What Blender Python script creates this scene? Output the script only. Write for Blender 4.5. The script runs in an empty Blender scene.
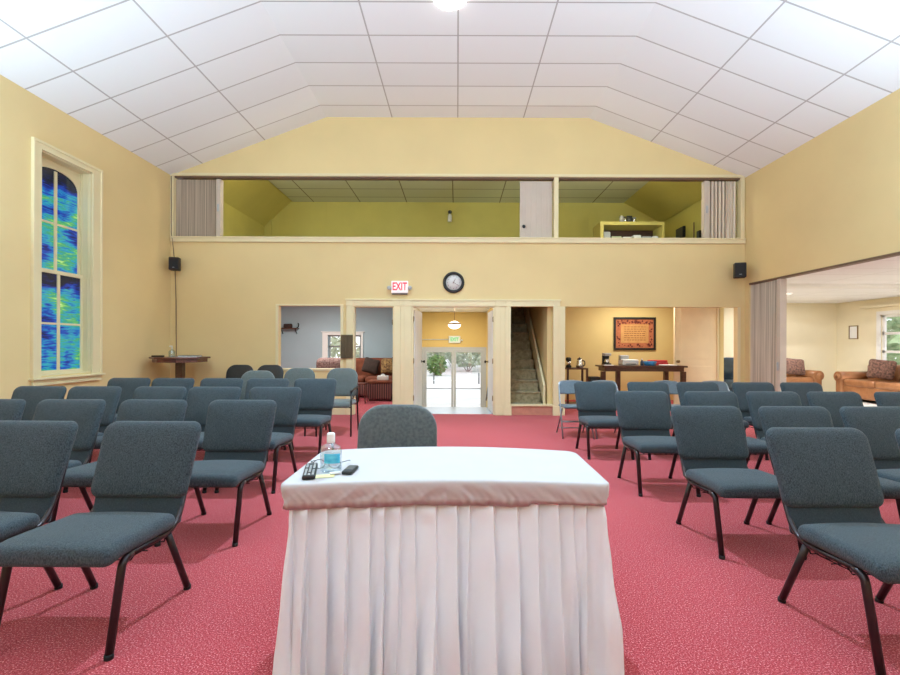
import bpy, bmesh, math, random
from mathutils import Vector, Matrix
random.seed(7)
PI = math.pi
S = bpy.context.scene
C = S.collection
HC, F, VX, VY = 1.308, 457.0, 457.0, 344.5

def PX(px, Y): return (px - VX) / F * Y
def PZ(py, Y): return HC - (py - VY) / F * Y
def srgb(r, g, b):
    f = lambda c: c / 12.92 if c <= .04045 else ((c + .055) / 1.055) ** 2.4
    return (f(r / 255), f(g / 255), f(b / 255), 1)

# ------------------------------------------------------------------ materials
MATS = {}
def mat(name, col, rough=.6, metal=0, var=.0, scale=30, bump=0, bscale=None, sheen=0, spec=.5, col2=None, stretch=(1, 1, 1), emit=None, estr=0, trans=0, coat=0, detail=4):
    m = bpy.data.materials.new(name); m.use_nodes = True
    nt = m.node_tree; b = nt.nodes['Principled BSDF']
    if len(col) == 3: col = srgb(*col)
    b.inputs['Base Color'].default_value = col
    b.inputs['Roughness'].default_value = rough
    b.inputs['Metallic'].default_value = metal
    b.inputs['Specular IOR Level'].default_value = spec
    if sheen:
        b.inputs['Sheen Weight'].default_value = sheen; b.inputs['Sheen Roughness'].default_value = .5
    if coat: b.inputs['Coat Weight'].default_value = coat
    if trans: b.inputs['Transmission Weight'].default_value = trans
    if emit:
        b.inputs['Emission Color'].default_value = srgb(*emit) if len(emit) == 3 else emit
        b.inputs['Emission Strength'].default_value = estr
    if var or bump or col2:
        tc = nt.nodes.new('ShaderNodeTexCoord'); mp = nt.nodes.new('ShaderNodeMapping')
        mp.inputs['Scale'].default_value = stretch
        nt.links.new(tc.outputs['Object'], mp.inputs['Vector'])
        n = nt.nodes.new('ShaderNodeTexNoise'); n.inputs['Scale'].default_value = scale; n.inputs['Detail'].default_value = detail
        nt.links.new(mp.outputs['Vector'], n.inputs['Vector'])
        if var or col2:
            r = nt.nodes.new('ShaderNodeValToRGB'); e = r.color_ramp.elements
            e[0].position, e[1].position = .32, .68
            if col2:
                c2 = srgb(*col2) if len(col2) == 3 else col2
                e[0].color, e[1].color = col, c2
            else:
                e[0].color = (col[0] * (1 - var), col[1] * (1 - var), col[2] * (1 - var), 1)
                e[1].color = (min(1, col[0] * (1 + var)), min(1, col[1] * (1 + var)), min(1, col[2] * (1 + var)), 1)
            nt.links.new(n.outputs['Fac'], r.inputs['Fac']); nt.links.new(r.outputs['Color'], b.inputs['Base Color'])
        if bump:
            n2 = n
            if bscale:
                n2 = nt.nodes.new('ShaderNodeTexNoise'); n2.inputs['Scale'].default_value = bscale
                nt.links.new(mp.outputs['Vector'], n2.inputs['Vector'])
            bp = nt.nodes.new('ShaderNodeBump'); bp.inputs['Strength'].default_value = bump; bp.inputs['Distance'].default_value = .004
            nt.links.new(n2.outputs['Fac'], bp.inputs['Height']); nt.links.new(bp.outputs['Normal'], b.inputs['Normal'])
    MATS[name] = m
    return m

WALL = mat('cream_paint', (.75, .585, .295, 1), .75, var=.03, scale=1.2, bump=.05, bscale=90)
TRIM = mat('trim_paint', (.77, .665, .41, 1), .45, var=.02, scale=3)
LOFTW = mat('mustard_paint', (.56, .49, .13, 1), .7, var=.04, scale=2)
SIDEW = mat('pale_cream_paint', (.80, .72, .52, 1), .7, var=.02, scale=2)
BLUEW = mat('blue_grey_paint', (.38, .485, .53, 1), .7, var=.03, scale=2)
GOLDW = mat('golden_paint', (.60, .425, .14, 1), .7, var=.03, scale=2)
OFFW = mat('ochre_paint', (.70, .56, .25, 1), .7, var=.03, scale=2)
WHITE = mat('white_paint', (.80, .79, .76, 1), .5, var=.02, scale=3)
TANDOOR = mat('tan_door', (.80, .66, .42, 1), .5, var=.03, scale=4)
FABRIC = mat('slate_fabric', (.018, .029, .036, 1), .95, col2=(.072, .090, .102, 1), scale=230, bump=.7, bscale=320, sheen=.12, spec=.2, stretch=(1, 1, .45), detail=6)
FABRICD = mat('slate_fabric_lower', (.034, .046, .054, 1), .9, var=.25, scale=160, bump=.4, bscale=420, sheen=.2, spec=.2)
GREYF = mat('charcoal_fabric', (.075, .085, .09, 1), .95, col2=(.125, .135, .135, 1), scale=55, bump=.5, bscale=420, sheen=.3, spec=.2, detail=7)
SAGEF = mat('grey_green_fabric', (.085, .10, .096, 1), .95, col2=(.135, .155, .15, 1), scale=90, bump=.4, bscale=400, sheen=.3, spec=.2)
BLACKV = mat('black_vinyl', (.012, .013, .015, 1), .4, var=.2, scale=40)
GREYV = mat('blue_grey_vinyl', (.10, .135, .165, 1), .5, var=.12, scale=50)
FRAME = mat('dark_bronze_metal', (.030, .019, .021, 1), .30, metal=.4, spec=.6)
BLACK = mat('black_plastic', (.010, .010, .011, 1), .5)
BLACKM = mat('black_metal', (.012, .012, .013, 1), .35, metal=.6)
GREYM = mat('grey_metal', (.28, .30, .32, 1), .35, metal=.7)
CHROME = mat('chrome', (.7, .7, .7, 1), .2, metal=1)
BRASS = mat('aged_brass', (.26, .17, .07, 1), .35, metal=.9)
CLOTH = mat('white_satin', (.76, .765, .81, 1), .48, var=.02, scale=6, sheen=.25, spec=.35, bump=.06, bscale=500)
COVER = mat('dimmed_white_cover_cloth', (.53, .50, .505, 1), .75, var=.015, scale=8, spec=.08, bump=.05, bscale=500)  # same white as the skirt, darkened to offset strong light on the top
WOOD = mat('dark_wood', (.055, .020, .010, 1), .35, col2=(.11, .045, .022, 1), scale=9, stretch=(1, 8, 8), coat=.2)
MAHOG = mat('mahogany', (.09, .022, .013, 1), .3, col2=(.17, .05, .03, 1), scale=8, stretch=(1, 6, 6), coat=.3)
BROWNP = mat('brown_panel', (.075, .05, .022, 1), .6, col2=(.115, .08, .04, 1), scale=8, stretch=(8, 8, 1))
TRACK = mat('brown_track', (.16, .095, .06, 1), .5)
PINKP = mat('pinkish_grey_paint', (.56, .47, .39, 1), .6, var=.03, scale=4)
LEATHER = mat('tan_leather', (.28, .115, .045, 1), .38, col2=(.40, .18, .075, 1), scale=6, bump=.15, bscale=160)
PAISLEY = mat('brown_paisley', (.06, .03, .022, 1), .85, col2=(.24, .12, .085, 1), scale=26, detail=2)
TWEED = mat('rose_tweed', (.085, .04, .04, 1), .95, col2=(.30, .195, .175, 1), scale=30)
RUST = mat('rust_velvet', (.13, .03, .012, 1), .85, col2=(.23, .065, .026, 1), scale=7)
DARKC = mat('dark_brown_velvet', (.045, .025, .018, 1), .9, var=.25, scale=10)
FLORAL = mat('floral_brocade', (.09, .035, .02, 1), .9, col2=(.40, .24, .08, 1), scale=22, detail=2)
NAVYL = mat('blue_leather', (.05, .085, .13, 1), .3, var=.2, scale=9, bump=.1)
STEPC = mat('olive_stair_carpet', (.22, .175, .095, 1), .95, col2=(.40, .33, .20, 1), scale=14, bump=.4, bscale=200, detail=6)
TILE = mat('pale_tile', (.46, .53, .60, 1), .2, var=.04, scale=3)
CONC = mat('pale_concrete', (.66, .65, .64, 1), .9, var=.06, scale=1.5)
LEAF = mat('leaf_green', (.055, .14, .030, 1), .6, col2=(.16, .30, .085, 1), scale=5)
LEAFB = mat('washed_out_leaf', (.30, .36, .24, 1), .6, col2=(.60, .64, .52, 1), scale=4)  # leaf colour lightened to stand for washed-out daylight
BARK = mat('bark', (.22, .19, .16, 1), .9, var=.3, scale=20)
PAPER = mat('paper_white', (.78, .78, .76, 1), .7)
YELP = mat('pale_yellow_paper', (.86, .80, .42, 1), .7)
REDP = mat('red_box_card', (.50, .03, .035, 1), .5)
BLUEP = mat('blue_plastic', (.03, .22, .46, 1), .4)
AQUA = mat('aqua_label', (.02, .36, .62, 1), .4, col2=(.14, .62, .80, 1), scale=45)
SILV = mat('silver_grey_plastic', (.42, .43, .44, 1), .4)
DGREY = mat('dark_grey_plastic', (.06, .065, .07, 1), .4)
MATBRD = mat('rust_mat_board', (.40, .12, .05, 1), .8, col2=(.50, .17, .08, 1), scale=20)
PARCH = mat('parchment', (.52, .27, .09, 1), .8, col2=(.60, .33, .12, 1), scale=9)
DARKRED = mat('dark_red_leaf', (.12, .018, .012, 1), .8)
INK = mat('brown_ink', (.26, .10, .03, 1), .8)
DIAL = mat('clock_dial', (.72, .69, .66, 1), .6)
DIALINK = mat('clock_ink', (.15, .05, .04, 1), .6)
SIGNW = mat('sign_white', (.85, .80, .78, 1), .5, emit=(255, 235, 230), estr=.25)
SIGNR = mat('sign_red', (.75, .03, .06, 1), .5, emit=(235, 30, 60), estr=.75)
SIGNG = mat('sign_green', (.08, .45, .16, 1), .5, emit=(60, 200, 100), estr=.3)
LAMPG = mat('lamp_glow', (1, 1, 1, 1), .5, emit=(255, 250, 240), estr=14)
LAMPW = mat('bowl_glow', (1, .95, .85, 1), .5, emit=(255, 240, 214), estr=2.2)
TUBEG = mat('tube_glow', (1, 1, 1, 1), .5, emit=(255, 252, 246), estr=3.0)
RUBBER = mat('rubber', (.012, .012, .012, 1), .8)

def glass_mat(name, tint=(1, 1, 1, 1), fac=.10, rough=.02):
    m = bpy.data.materials.new(name); m.use_nodes = True; nt = m.node_tree; nt.nodes.clear()
    o = nt.nodes.new('ShaderNodeOutputMaterial'); mx = nt.nodes.new('ShaderNodeMixShader')
    t = nt.nodes.new('ShaderNodeBsdfTransparent'); g = nt.nodes.new('ShaderNodeBsdfGlossy')
    t.inputs['Color'].default_value = tint; g.inputs['Roughness'].default_value = rough
    mx.inputs[0].default_value = fac
    nt.links.new(t.outputs[0], mx.inputs[1]); nt.links.new(g.outputs[0], mx.inputs[2]); nt.links.new(mx.outputs[0], o.inputs[0])
    return m
GLASS = glass_mat('window_glass')
CLEARP = glass_mat('clear_plastic', (.90, .95, .97, 1), .22, .08)

def carpet_mat():
    m = bpy.data.materials.new('red_speckled_carpet'); m.use_nodes = True; nt = m.node_tree; b = nt.nodes['Principled BSDF']
    b.inputs['Roughness'].default_value = .95; b.inputs['Specular IOR Level'].default_value = .1
    b.inputs['Sheen Weight'].default_value = .12
    tc = nt.nodes.new('ShaderNodeTexCoord')
    n1 = nt.nodes.new('ShaderNodeTexNoise'); n1.inputs['Scale'].default_value = 150; n1.inputs['Detail'].default_value = 3; n1.inputs['Roughness'].default_value = .7
    n2 = nt.nodes.new('ShaderNodeTexNoise'); n2.inputs['Scale'].default_value = .9; n2.inputs['Detail'].default_value = 3
    nt.links.new(tc.outputs['Object'], n1.inputs['Vector']); nt.links.new(tc.outputs['Object'], n2.inputs['Vector'])
    r = nt.nodes.new('ShaderNodeValToRGB'); e = r.color_ramp.elements
    e[0].position = .385; e[0].color = (.22, .020, .030, 1)
    e[1].position = .655; e[1].color = (.82, .38, .38, 1)
    x = e.new(.47); x.color = (.39, .038, .050, 1)
    x = e.new(.56); x.color = (.50, .068, .084, 1)
    nt.links.new(n1.outputs['Fac'], r.inputs['Fac'])
    mr = nt.nodes.new('ShaderNodeMapRange'); mr.inputs['To Min'].default_value = .90; mr.inputs['To Max'].default_value = 1.10
    nt.links.new(n2.outputs['Fac'], mr.inputs['Value'])
    mx = nt.nodes.new('ShaderNodeMix'); mx.data_type = 'RGBA'; mx.blend_type = 'MULTIPLY'; mx.inputs['Factor'].default_value = 1
    nt.links.new(r.outputs['Color'], mx.inputs[6]); nt.links.new(mr.outputs['Result'], mx.inputs[7])
    nt.links.new(mx.outputs[2], b.inputs['Base Color'])
    bp = nt.nodes.new('ShaderNodeBump'); bp.inputs['Strength'].default_value = .5; bp.inputs['Distance'].default_value = .006
    nt.links.new(n1.outputs['Fac'], bp.inputs['Height']); nt.links.new(bp.outputs['Normal'], b.inputs['Normal'])
    return m
CARPET = carpet_mat()

def tile_mat(name, col, line, w=.012, tu=1.22, tv=.61):
    m = bpy.data.materials.new(name); m.use_nodes = True; nt = m.node_tree; b = nt.nodes['Principled BSDF']
    b.inputs['Roughness'].default_value = .85; b.inputs['Specular IOR Level'].default_value = .15
    uv = nt.nodes.new('ShaderNodeUVMap'); uv.uv_map = 'UVMap'
    sx = nt.nodes.new('ShaderNodeSeparateXYZ'); nt.links.new(uv.outputs[0], sx.inputs[0])
    def M(op, a, bb=None):
        k = nt.nodes.new('ShaderNodeMath'); k.operation = op
        for i, v in enumerate((a, bb)):
            if v is None: continue
            if isinstance(v, (int, float)): k.inputs[i].default_value = v
            else: nt.links.new(v, k.inputs[i])
        return k.outputs[0]
    masks = []
    for out, t in ((sx.outputs[0], tu), (sx.outputs[1], tv)):
        d = M('ABSOLUTE', M('SUBTRACT', M('FRACT', M('ADD', out, .5)), .5))
        masks.append(M('LESS_THAN', M('MULTIPLY', d, t), w))
    mk = M('MAXIMUM', masks[0], masks[1])
    # each tile a touch different, and speckled
    cmb = nt.nodes.new('ShaderNodeCombineXYZ')
    nt.links.new(M('FLOOR', sx.outputs[0]), cmb.inputs[0]); nt.links.new(M('FLOOR', sx.outputs[1]), cmb.inputs[1])
    wn = nt.nodes.new('ShaderNodeTexWhiteNoise'); wn.noise_dimensions = '2D'; nt.links.new(cmb.outputs[0], wn.inputs['Vector'])
    mr = nt.nodes.new('ShaderNodeMapRange'); mr.inputs['To Min'].default_value = .965; mr.inputs['To Max'].default_value = 1.0
    nt.links.new(wn.outputs['Value'], mr.inputs['Value'])
    mul = nt.nodes.new('ShaderNodeMix'); mul.data_type = 'RGBA'; mul.blend_type = 'MULTIPLY'; mul.inputs['Factor'].default_value = 1
    mul.inputs[6].default_value = col; nt.links.new(mr.outputs[0], mul.inputs[7])
    mx = nt.nodes.new('ShaderNodeMix'); mx.data_type = 'RGBA'
    nt.links.new(mk, mx.inputs['Factor']); nt.links.new(mul.outputs[2], mx.inputs[6]); mx.inputs[7].default_value = line
    nt.links.new(mx.outputs[2], b.inputs['Base Color'])
    n = nt.nodes.new('ShaderNodeTexNoise'); n.inputs['Scale'].default_value = 120
    tc = nt.nodes.new('ShaderNodeTexCoord'); nt.links.new(tc.outputs['Object'], n.inputs['Vector'])
    h = M('ADD', M('MULTIPLY', n.outputs['Fac'], .1), mk)
    bp = nt.nodes.new('ShaderNodeBump'); bp.inputs['Strength'].default_value = .3; bp.inputs['Distance'].default_value = .01
    nt.links.new(h, bp.inputs['Height']); nt.links.new(bp.outputs['Normal'], b.inputs['Normal'])
    return m
TILES = tile_mat('ceiling_tiles', (.83, .84, .845, 1), (.46, .44, .43, 1), w=.0105)
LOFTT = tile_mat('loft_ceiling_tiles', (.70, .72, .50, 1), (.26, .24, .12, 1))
SIDET = tile_mat('side_ceiling_tiles', (.89, .89, .89, 1), (.62, .60, .58, 1), w=.006)

def pleat_mat():
    m = mat('ribbed_vinyl', (.36, .31, .26, 1), .6)
    nt = m.node_tree; b = nt.nodes['Principled BSDF']
    tc = nt.nodes.new('ShaderNodeTexCoord'); mp = nt.nodes.new('ShaderNodeMapping'); mp.inputs['Scale'].default_value = (1, 1, .01)
    n = nt.nodes.new('ShaderNodeTexNoise'); n.inputs['Scale'].default_value = 55; n.inputs['Detail'].default_value = 2
    r = nt.nodes.new('ShaderNodeValToRGB'); e = r.color_ramp.elements
    e[0].position = .35; e[0].color = (.46, .365, .27, 1); e[1].position = .65; e[1].color = (.80, .69, .56, 1)
    nt.links.new(tc.outputs['Object'], mp.inputs['Vector']); nt.links.new(mp.outputs[0], n.inputs['Vector'])
    nt.links.new(n.outputs['Fac'], r.inputs['Fac']); nt.links.new(r.outputs['Color'], b.inputs['Base Color'])
    return m
PLEAT = pleat_mat()

def striped_mat():
    m = mat('striped_upholstery', (.2, .06, .05, 1), .85)
    nt = m.node_tree; b = nt.nodes['Principled BSDF']
    tc = nt.nodes.new('ShaderNodeTexCoord'); w = nt.nodes.new('ShaderNodeTexWave'); w.inputs['Scale'].default_value = 6
    w.bands_direction = 'X'
    r = nt.nodes.new('ShaderNodeValToRGB'); e = r.color_ramp.elements
    e[0].position = .35; e[0].color = (.05, .022, .025, 1); e[1].position = .6; e[1].color = (.28, .12, .10, 1)
    nt.links.new(tc.outputs['Object'], w.inputs['Vector']); nt.links.new(w.outputs['Fac'], r.inputs['Fac']); nt.links.new(r.outputs['Color'], b.inputs['Base Color'])
    return m
STRIPE = striped_mat()

def stained_mat():
    m = bpy.data.materials.new('glowing_stained_glass'); m.use_nodes = True; nt = m.node_tree; b = nt.nodes['Principled BSDF']
    b.inputs['Roughness'].default_value = .15; b.inputs['Base Color'].default_value = (.01, .01, .02, 1)
    tc = nt.nodes.new('ShaderNodeTexCoord')
    def noise(scale, st, det=5, dist=.0):
        mp = nt.nodes.new('ShaderNodeMapping'); mp.inputs['Scale'].default_value = st
        n = nt.nodes.new('ShaderNodeTexNoise'); n.inputs['Scale'].default_value = scale; n.inputs['Detail'].default_value = det; n.inputs['Distortion'].default_value = dist
        nt.links.new(tc.outputs['Object'], mp.inputs[0]); nt.links.new(mp.outputs[0], n.inputs['Vector'])
        return n.outputs['Fac']
    a = noise(2.1, (1, .9, 1.5), 2, .4); s = noise(6, (1, .7, 5.5), 7, 1.2)
    def M(op, x, y):
        k = nt.nodes.new('ShaderNodeMath'); k.operation = op
        for i, v in enumerate((x, y)):
            if isinstance(v, (int, float)): k.inputs[i].default_value = v
            else: nt.links.new(v, k.inputs[i])
        return k.outputs[0]
    f = M('ADD', M('MULTIPLY', a, .66), M('MULTIPLY', s, .42))
    sx = nt.nodes.new('ShaderNodeSeparateXYZ'); nt.links.new(tc.outputs['Object'], sx.inputs[0])
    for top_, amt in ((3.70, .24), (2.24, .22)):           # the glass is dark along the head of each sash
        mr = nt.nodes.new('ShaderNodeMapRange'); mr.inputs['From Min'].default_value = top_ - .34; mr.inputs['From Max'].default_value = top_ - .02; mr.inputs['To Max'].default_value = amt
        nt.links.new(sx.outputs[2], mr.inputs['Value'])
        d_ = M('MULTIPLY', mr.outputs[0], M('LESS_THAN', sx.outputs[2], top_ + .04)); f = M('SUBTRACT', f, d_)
    r = nt.nodes.new('ShaderNodeValToRGB'); e = r.color_ramp.elements
    e[0].position = .30; e[0].color = (.001, .004, .012, 1)
    e[1].position = .72; e[1].color = (.60, .80, .30, 1)
    for p, c in ((.38, (.001, .006, .045, 1)), (.44, (.002, .020, .26, 1)), (.485, (.004, .065, .42, 1)), (.525, (.010, .21, .44, 1)), (.56, (.03, .36, .42, 1)), (.60, (.03, .30, .17, 1)), (.65, (.16, .50, .10, 1))):
        x = e.new(p); x.color = c
    nt.links.new(f, r.inputs['Fac']); nt.links.new(r.outputs['Color'], b.inputs['Emission Color'])
    b.inputs['Emission Strength'].default_value = 1.15  # daylight through the panes is put in as emission
    return m
STAINED = stained_mat()

# ------------------------------------------------------------------ mesh helpers
class MB:
    def __init__(s): s.b = bmesh.new()
    def box(s, x0, x1, y0, y1, z0, z1, M=None):
        v = [s.b.verts.new((x, y, z)) for z in (z0, z1) for y in (y0, y1) for x in (x0, x1)]
        for q in ((0, 2, 3, 1), (4, 5, 7, 6), (0, 1, 5, 4), (2, 6, 7, 3), (0, 4, 6, 2), (1, 3, 7, 5)):
            s.b.faces.new([v[i] for i in q])
        if M: 
            for k in v: k.co = M @ k.co
        return s
    def rbox(s, c, size, r, deform=None, n=3, mid=5, M=None):
        """rounded cuboid; deform(Vector local) -> Vector"""
        h = [x / 2 for x in size]; r = min([r] + h)
        ax = []
        for k in range(3):
            i = h[k] - r
            co = [-h[k] + r * (1 - math.cos(PI / 2 * j / n)) if False else -i - r * math.cos(PI / 2 * j / n) for j in range(n)]
            co += [-i + 2 * i * j / mid for j in range(mid + 1)]
            co += [i + r * math.sin(PI / 2 * j / n) for j in range(1, n + 1)]
            ax.append(co)
        cache = {}
        def vert(p):
            key = tuple(round(x, 6) for x in p)
            if key in cache: return cache[key]
            v = Vector(p); q = Vector([max(-(h[k] - r), min(h[k] - r, v[k])) for k in range(3)])
            d = v - q
            if d.length > 1e-9: v = q + d.normalized() * r
            if deform: v = deform(v)
            v = v + Vector(c)
            if M: v = M @ v
            cache[key] = s.b.verts.new(v); return cache[key]
        for k in range(3):
            a, b2 = (k + 1) % 3, (k + 2) % 3
            for sg in (-1, 1):
                A, B = ax[a], ax[b2]
                for i in range(len(A) - 1):
                    for j in range(len(B) - 1):
                        ps = []
                        for (ii, jj) in ((i, j), (i + 1, j), (i + 1, j + 1), (i, j + 1)):
                            p = [0, 0, 0]; p[k] = sg * h[k]; p[a] = A[ii]; p[b2] = B[jj]; ps.append(vert(p))
                        if sg < 0: ps.reverse()
                        u = []
                        for q in ps:
                            if q not in u: u.append(q)
                        if len(u) > 2:
                            try:
                                f = s.b.faces.new(u); f.smooth = True
                            except ValueError: pass
        return s
    def tube(s, pts, r, n=10, fil=0, closed=False, ry=None):
        pts = [Vector(p) for p in pts]
        if fil: pts = fillet(pts, fil)
        rings = []; m = len(pts); prev = None
        for i, p in enumerate(pts):
            if closed: t = (pts[(i + 1) % m] - pts[i - 1]).normalized()
            elif i == 0: t = (pts[1] - p).normalized()
            elif i == m - 1: t = (p - pts[-2]).normalized()
            else: t = ((pts[i + 1] - p).normalized() + (p - pts[i - 1]).normalized()).normalized()
            if prev is None:
                u = t.cross(Vector((0, 0, 1)) if abs(t.z) < .9 else Vector((1, 0, 0))).normalized()
            else:
                u = (prev - t * prev.dot(t)).normalized()
            prev = u; w = t.cross(u)
            rr = r[i] if isinstance(r, (list, tuple)) else r
            rings.append([s.b.verts.new(p + (u * math.cos(2 * PI * k / n) + w * math.sin(2 * PI * k / n)) * rr) for k in range(n)])
        R = range(m if closed else m - 1)
        for i in R:
            a, b2 = rings[i], rings[(i + 1) % m]
            for k in range(n):
                f = s.b.faces.new((a[k], a[(k + 1) % n], b2[(k + 1) % n], b2[k])); f.smooth = True
        if not closed:
            s.b.faces.new(list(reversed(rings[0]))); s.b.faces.new(rings[-1])
        return s
    def lathe(s, prof, c=(0, 0, 0), n=24, axis='Z', sx=1, sy=1, caps=True):
        rings = []
        for (r, z) in prof:
            ring = []
            for k in range(n):
                a = 2 * PI * k / n; x, y = r * math.cos(a) * sx, r * math.sin(a) * sy
                p = (x, y, z) if axis == 'Z' else ((x, -z, y) if axis == 'Y' else (z, x, y))
                ring.append(s.b.verts.new(Vector(p) + Vector(c)))
            rings.append(ring)
        for a, b2 in zip(rings, rings[1:]):
            for k in range(n):
                f = s.b.faces.new((a[k], a[(k + 1) % n], b2[(k + 1) % n], b2[k])); f.smooth = True
        if caps and prof[0][0] > 1e-6: s.b.faces.new(list(reversed(rings[0])))
        if caps and prof[-1][0] > 1e-6: s.b.faces.new(rings[-1])
        return s
    def prism(s, poly, y0, y1, M=None, plane='XZ'):
        """polygon in the XZ (or XY) plane, extruded"""
        mk = (lambda u, v, w: (u, w, v)) if plane == 'XZ' else ((lambda u, v, w: (u, v, w)) if plane == 'XY' else (lambda u, v, w: (w, u, v)))
        a = [s.b.verts.new(mk(u, v, y0)) for u, v in poly]; b2 = [s.b.verts.new(mk(u, v, y1)) for u, v in poly]
        n = len(poly)
        s.b.faces.new(a); s.b.faces.new(list(reversed(b2)))
        for k in range(n): s.b.faces.new((a[k], b2[k], b2[(k + 1) % n], a[(k + 1) % n]))
        if M:
            for v in a + b2: v.co = M @ v.co
        return s
    def pad(s, outline, th, M=None, puff=.4, bend=0, deform=None, prof=None):
        """soft pad: outline in XZ about its centroid, thickness along Y"""
        n = len(outline); cx = sum(p[0] for p in outline) / n; cz = sum(p[1] for p in outline) / n
        prof = prof or [(.0, 1.0), (.45, 1 - .08 * puff), (.75, 1 - .25 * puff), (.90, 1 - .6 * puff), (.97, .45), (1.0, 0)]
        prof = prof + [(a, -y) for a, y in reversed(prof[:-1])]
        rings = []
        for a, y in prof:
            ring = []
            for (x, z) in outline:
                v = Vector((cx + (x - cx) * a, -y * th / 2, cz + (z - cz) * a)); v.y -= bend * v.x * v.x
                if deform: v = deform(v)
                if M: v = M @ v
                ring.append(v)
                if a == 0: break
            rings.append([s.b.verts.new(v) for v in ring])
        for a, b2 in zip(rings, rings[1:]):
            for k in range(n):
                q = []
                for v in (a[k % len(a)], a[(k + 1) % len(a)], b2[(k + 1) % len(b2)], b2[k % len(b2)]):
                    if v not in q: q.append(v)
                f = s.b.faces.new(q); f.smooth = True
        return s
    def quad(s, *p):
        f = s.b.faces.new([s.b.verts.new(x) for x in p]); return f
    def build(s, name, m, parent=None, loc=None, bevel=0, recalc=True):
        if recalc: bmesh.ops.recalc_face_normals(s.b, faces=s.b.faces)
        me = bpy.data.meshes.new(name); s.b.to_mesh(me); s.b.free()
        o = bpy.data.objects.new(name, me); C.objects.link(o)
        if isinstance(m, (list, tuple)):
            for k in m: me.materials.append(k)
        else: me.materials.append(m)
        if parent: o.parent = parent
        if loc: o.location = loc
        if bevel:
            bv = o.modifiers.new('Bevel', 'BEVEL'); bv.width = bevel; bv.segments = 2; bv.limit_method = 'ANGLE'
        return o

def fillet(pts, r, n=6):
    out = [pts[0]]
    for i in range(1, len(pts) - 1):
        a, p, b = pts[i - 1], pts[i], pts[i + 1]
        d1, d2 = (a - p), (b - p)
        q = min(r, d1.length * .45, d2.length * .45)
        s, e = p + d1.normalized() * q, p + d2.normalized() * q
        for k in range(n + 1):
            t = k / n; out.append(s * (1 - t) ** 2 + p * 2 * t * (1 - t) + e * t * t)
    out.append(pts[-1]); return out

def tag(o, label=None, cat=None, group=None, kind=None):
    if label: o['label'] = label
    if cat: o['category'] = cat
    if group: o['group'] = group
    if kind: o['kind'] = kind
    return o
def struct(o): o['kind'] = 'structure'; return o
def thing(name, label, cat, loc=(0, 0, 0), rz=0, group=None):
    o = bpy.data.objects.new(name, None); C.objects.link(o); o.location = loc; o.rotation_euler = (0, 0, rz); o.empty_display_size = .1
    return tag(o, label, cat, group)
KIDS = {}
def kids_of(o):
    return [x for x in bpy.data.objects if x.parent is o]
def dup(root, loc, rz, label=None, group=None):
    r = root.copy(); C.objects.link(r); r.location = loc; r.rotation_euler = (0, 0, rz)
    if label: r['label'] = label
    if group: r['group'] = group
    for ch in KIDS.setdefault(root.name, kids_of(root)):
        c = ch.copy(); C.objects.link(c); c.parent = r
        for g in KIDS.setdefault(ch.name, kids_of(ch)):
            d = g.copy(); C.objects.link(d); d.parent = c
    return r
def text(s, size, m, parent, name, loc, rot=(PI / 2, 0, 0), depth=.001, sx=1, bold=0):
    cu = bpy.data.curves.new('tmp', 'FONT'); cu.body = s; cu.size = size; cu.align_x = 'CENTER'; cu.align_y = 'CENTER'; cu.extrude = depth; cu.offset = bold
    t = bpy.data.objects.new('tmp', cu); C.objects.link(t)
    bpy.context.view_layer.update()
    me = bpy.data.meshes.new_from_object(t.evaluated_get(bpy.context.evaluated_depsgraph_get()))
    bpy.data.objects.remove(t); bpy.data.curves.remove(cu)
    me.materials.clear(); me.materials.append(m)
    o = bpy.data.objects.new(name, me); C.objects.link(o); o.parent = parent; o.location = loc; o.rotation_euler = rot; o.scale = (sx, 1, 1)
    return o

def wall(name, m, axis, a0, a1, z0, z1, w0, w1, holes=()):
    """axis 'X': wall spans X=a0..a1, thickness Y=w0..w1; axis 'Y': spans Y, thickness X. holes (u0,u1,z0,z1)"""
    us = sorted({a0, a1, *[h[0] for h in holes], *[h[1] for h in holes]}); zs = sorted({z0, z1, *[h[2] for h in holes], *[h[3] for h in holes]})
    us = [u for u in us if a0 <= u <= a1]; zs = [z for z in zs if z0 <= z <= z1]
    mb = MB(); inside = lambda u, z: any(h[0] < u < h[1] and h[2] < z < h[3] for h in holes)
    nu, nz = len(us) - 1, len(zs) - 1
    ok = [[not inside((us[i] + us[i + 1]) / 2, (zs[j] + zs[j + 1]) / 2) for j in range(nz)] for i in range(nu)]
    P = (lambda u, w, z: (u, w, z)) if axis == 'X' else (lambda u, w, z: (w, u, z))
    V = {}
    def v(u, w, z):
        k = (round(u, 5), round(w, 5), round(z, 5))
        if k not in V: V[k] = mb.b.verts.new(P(u, w, z))
        return V[k]
    for i in range(nu):
        for j in range(nz):
            if not ok[i][j]: continue
            ua, ub, za, zb = us[i], us[i + 1], zs[j], zs[j + 1]
            for w in (w0, w1): mb.b.faces.new((v(ua, w, za), v(ub, w, za), v(ub, w, zb), v(ua, w, zb)))
            if i == 0 or not ok[i - 1][j]: mb.b.faces.new((v(ua, w0, za), v(ua, w1, za), v(ua, w1, zb), v(ua, w0, zb)))
            if i == nu - 1 or not ok[i + 1][j]: mb.b.faces.new((v(ub, w0, za), v(ub, w1, za), v(ub, w1, zb), v(ub, w0, zb)))
            if j == 0 or not ok[i][j - 1]: mb.b.faces.new((v(ua, w0, za), v(ub, w0, za), v(ub, w1, za), v(ua, w1, za)))
            if j == nz - 1 or not ok[i][j + 1]: mb.b.faces.new((v(ua, w0, zb), v(ub, w0, zb), v(ub, w1, zb), v(ua, w1, zb)))
    return struct(mb.build(name, m))

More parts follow.
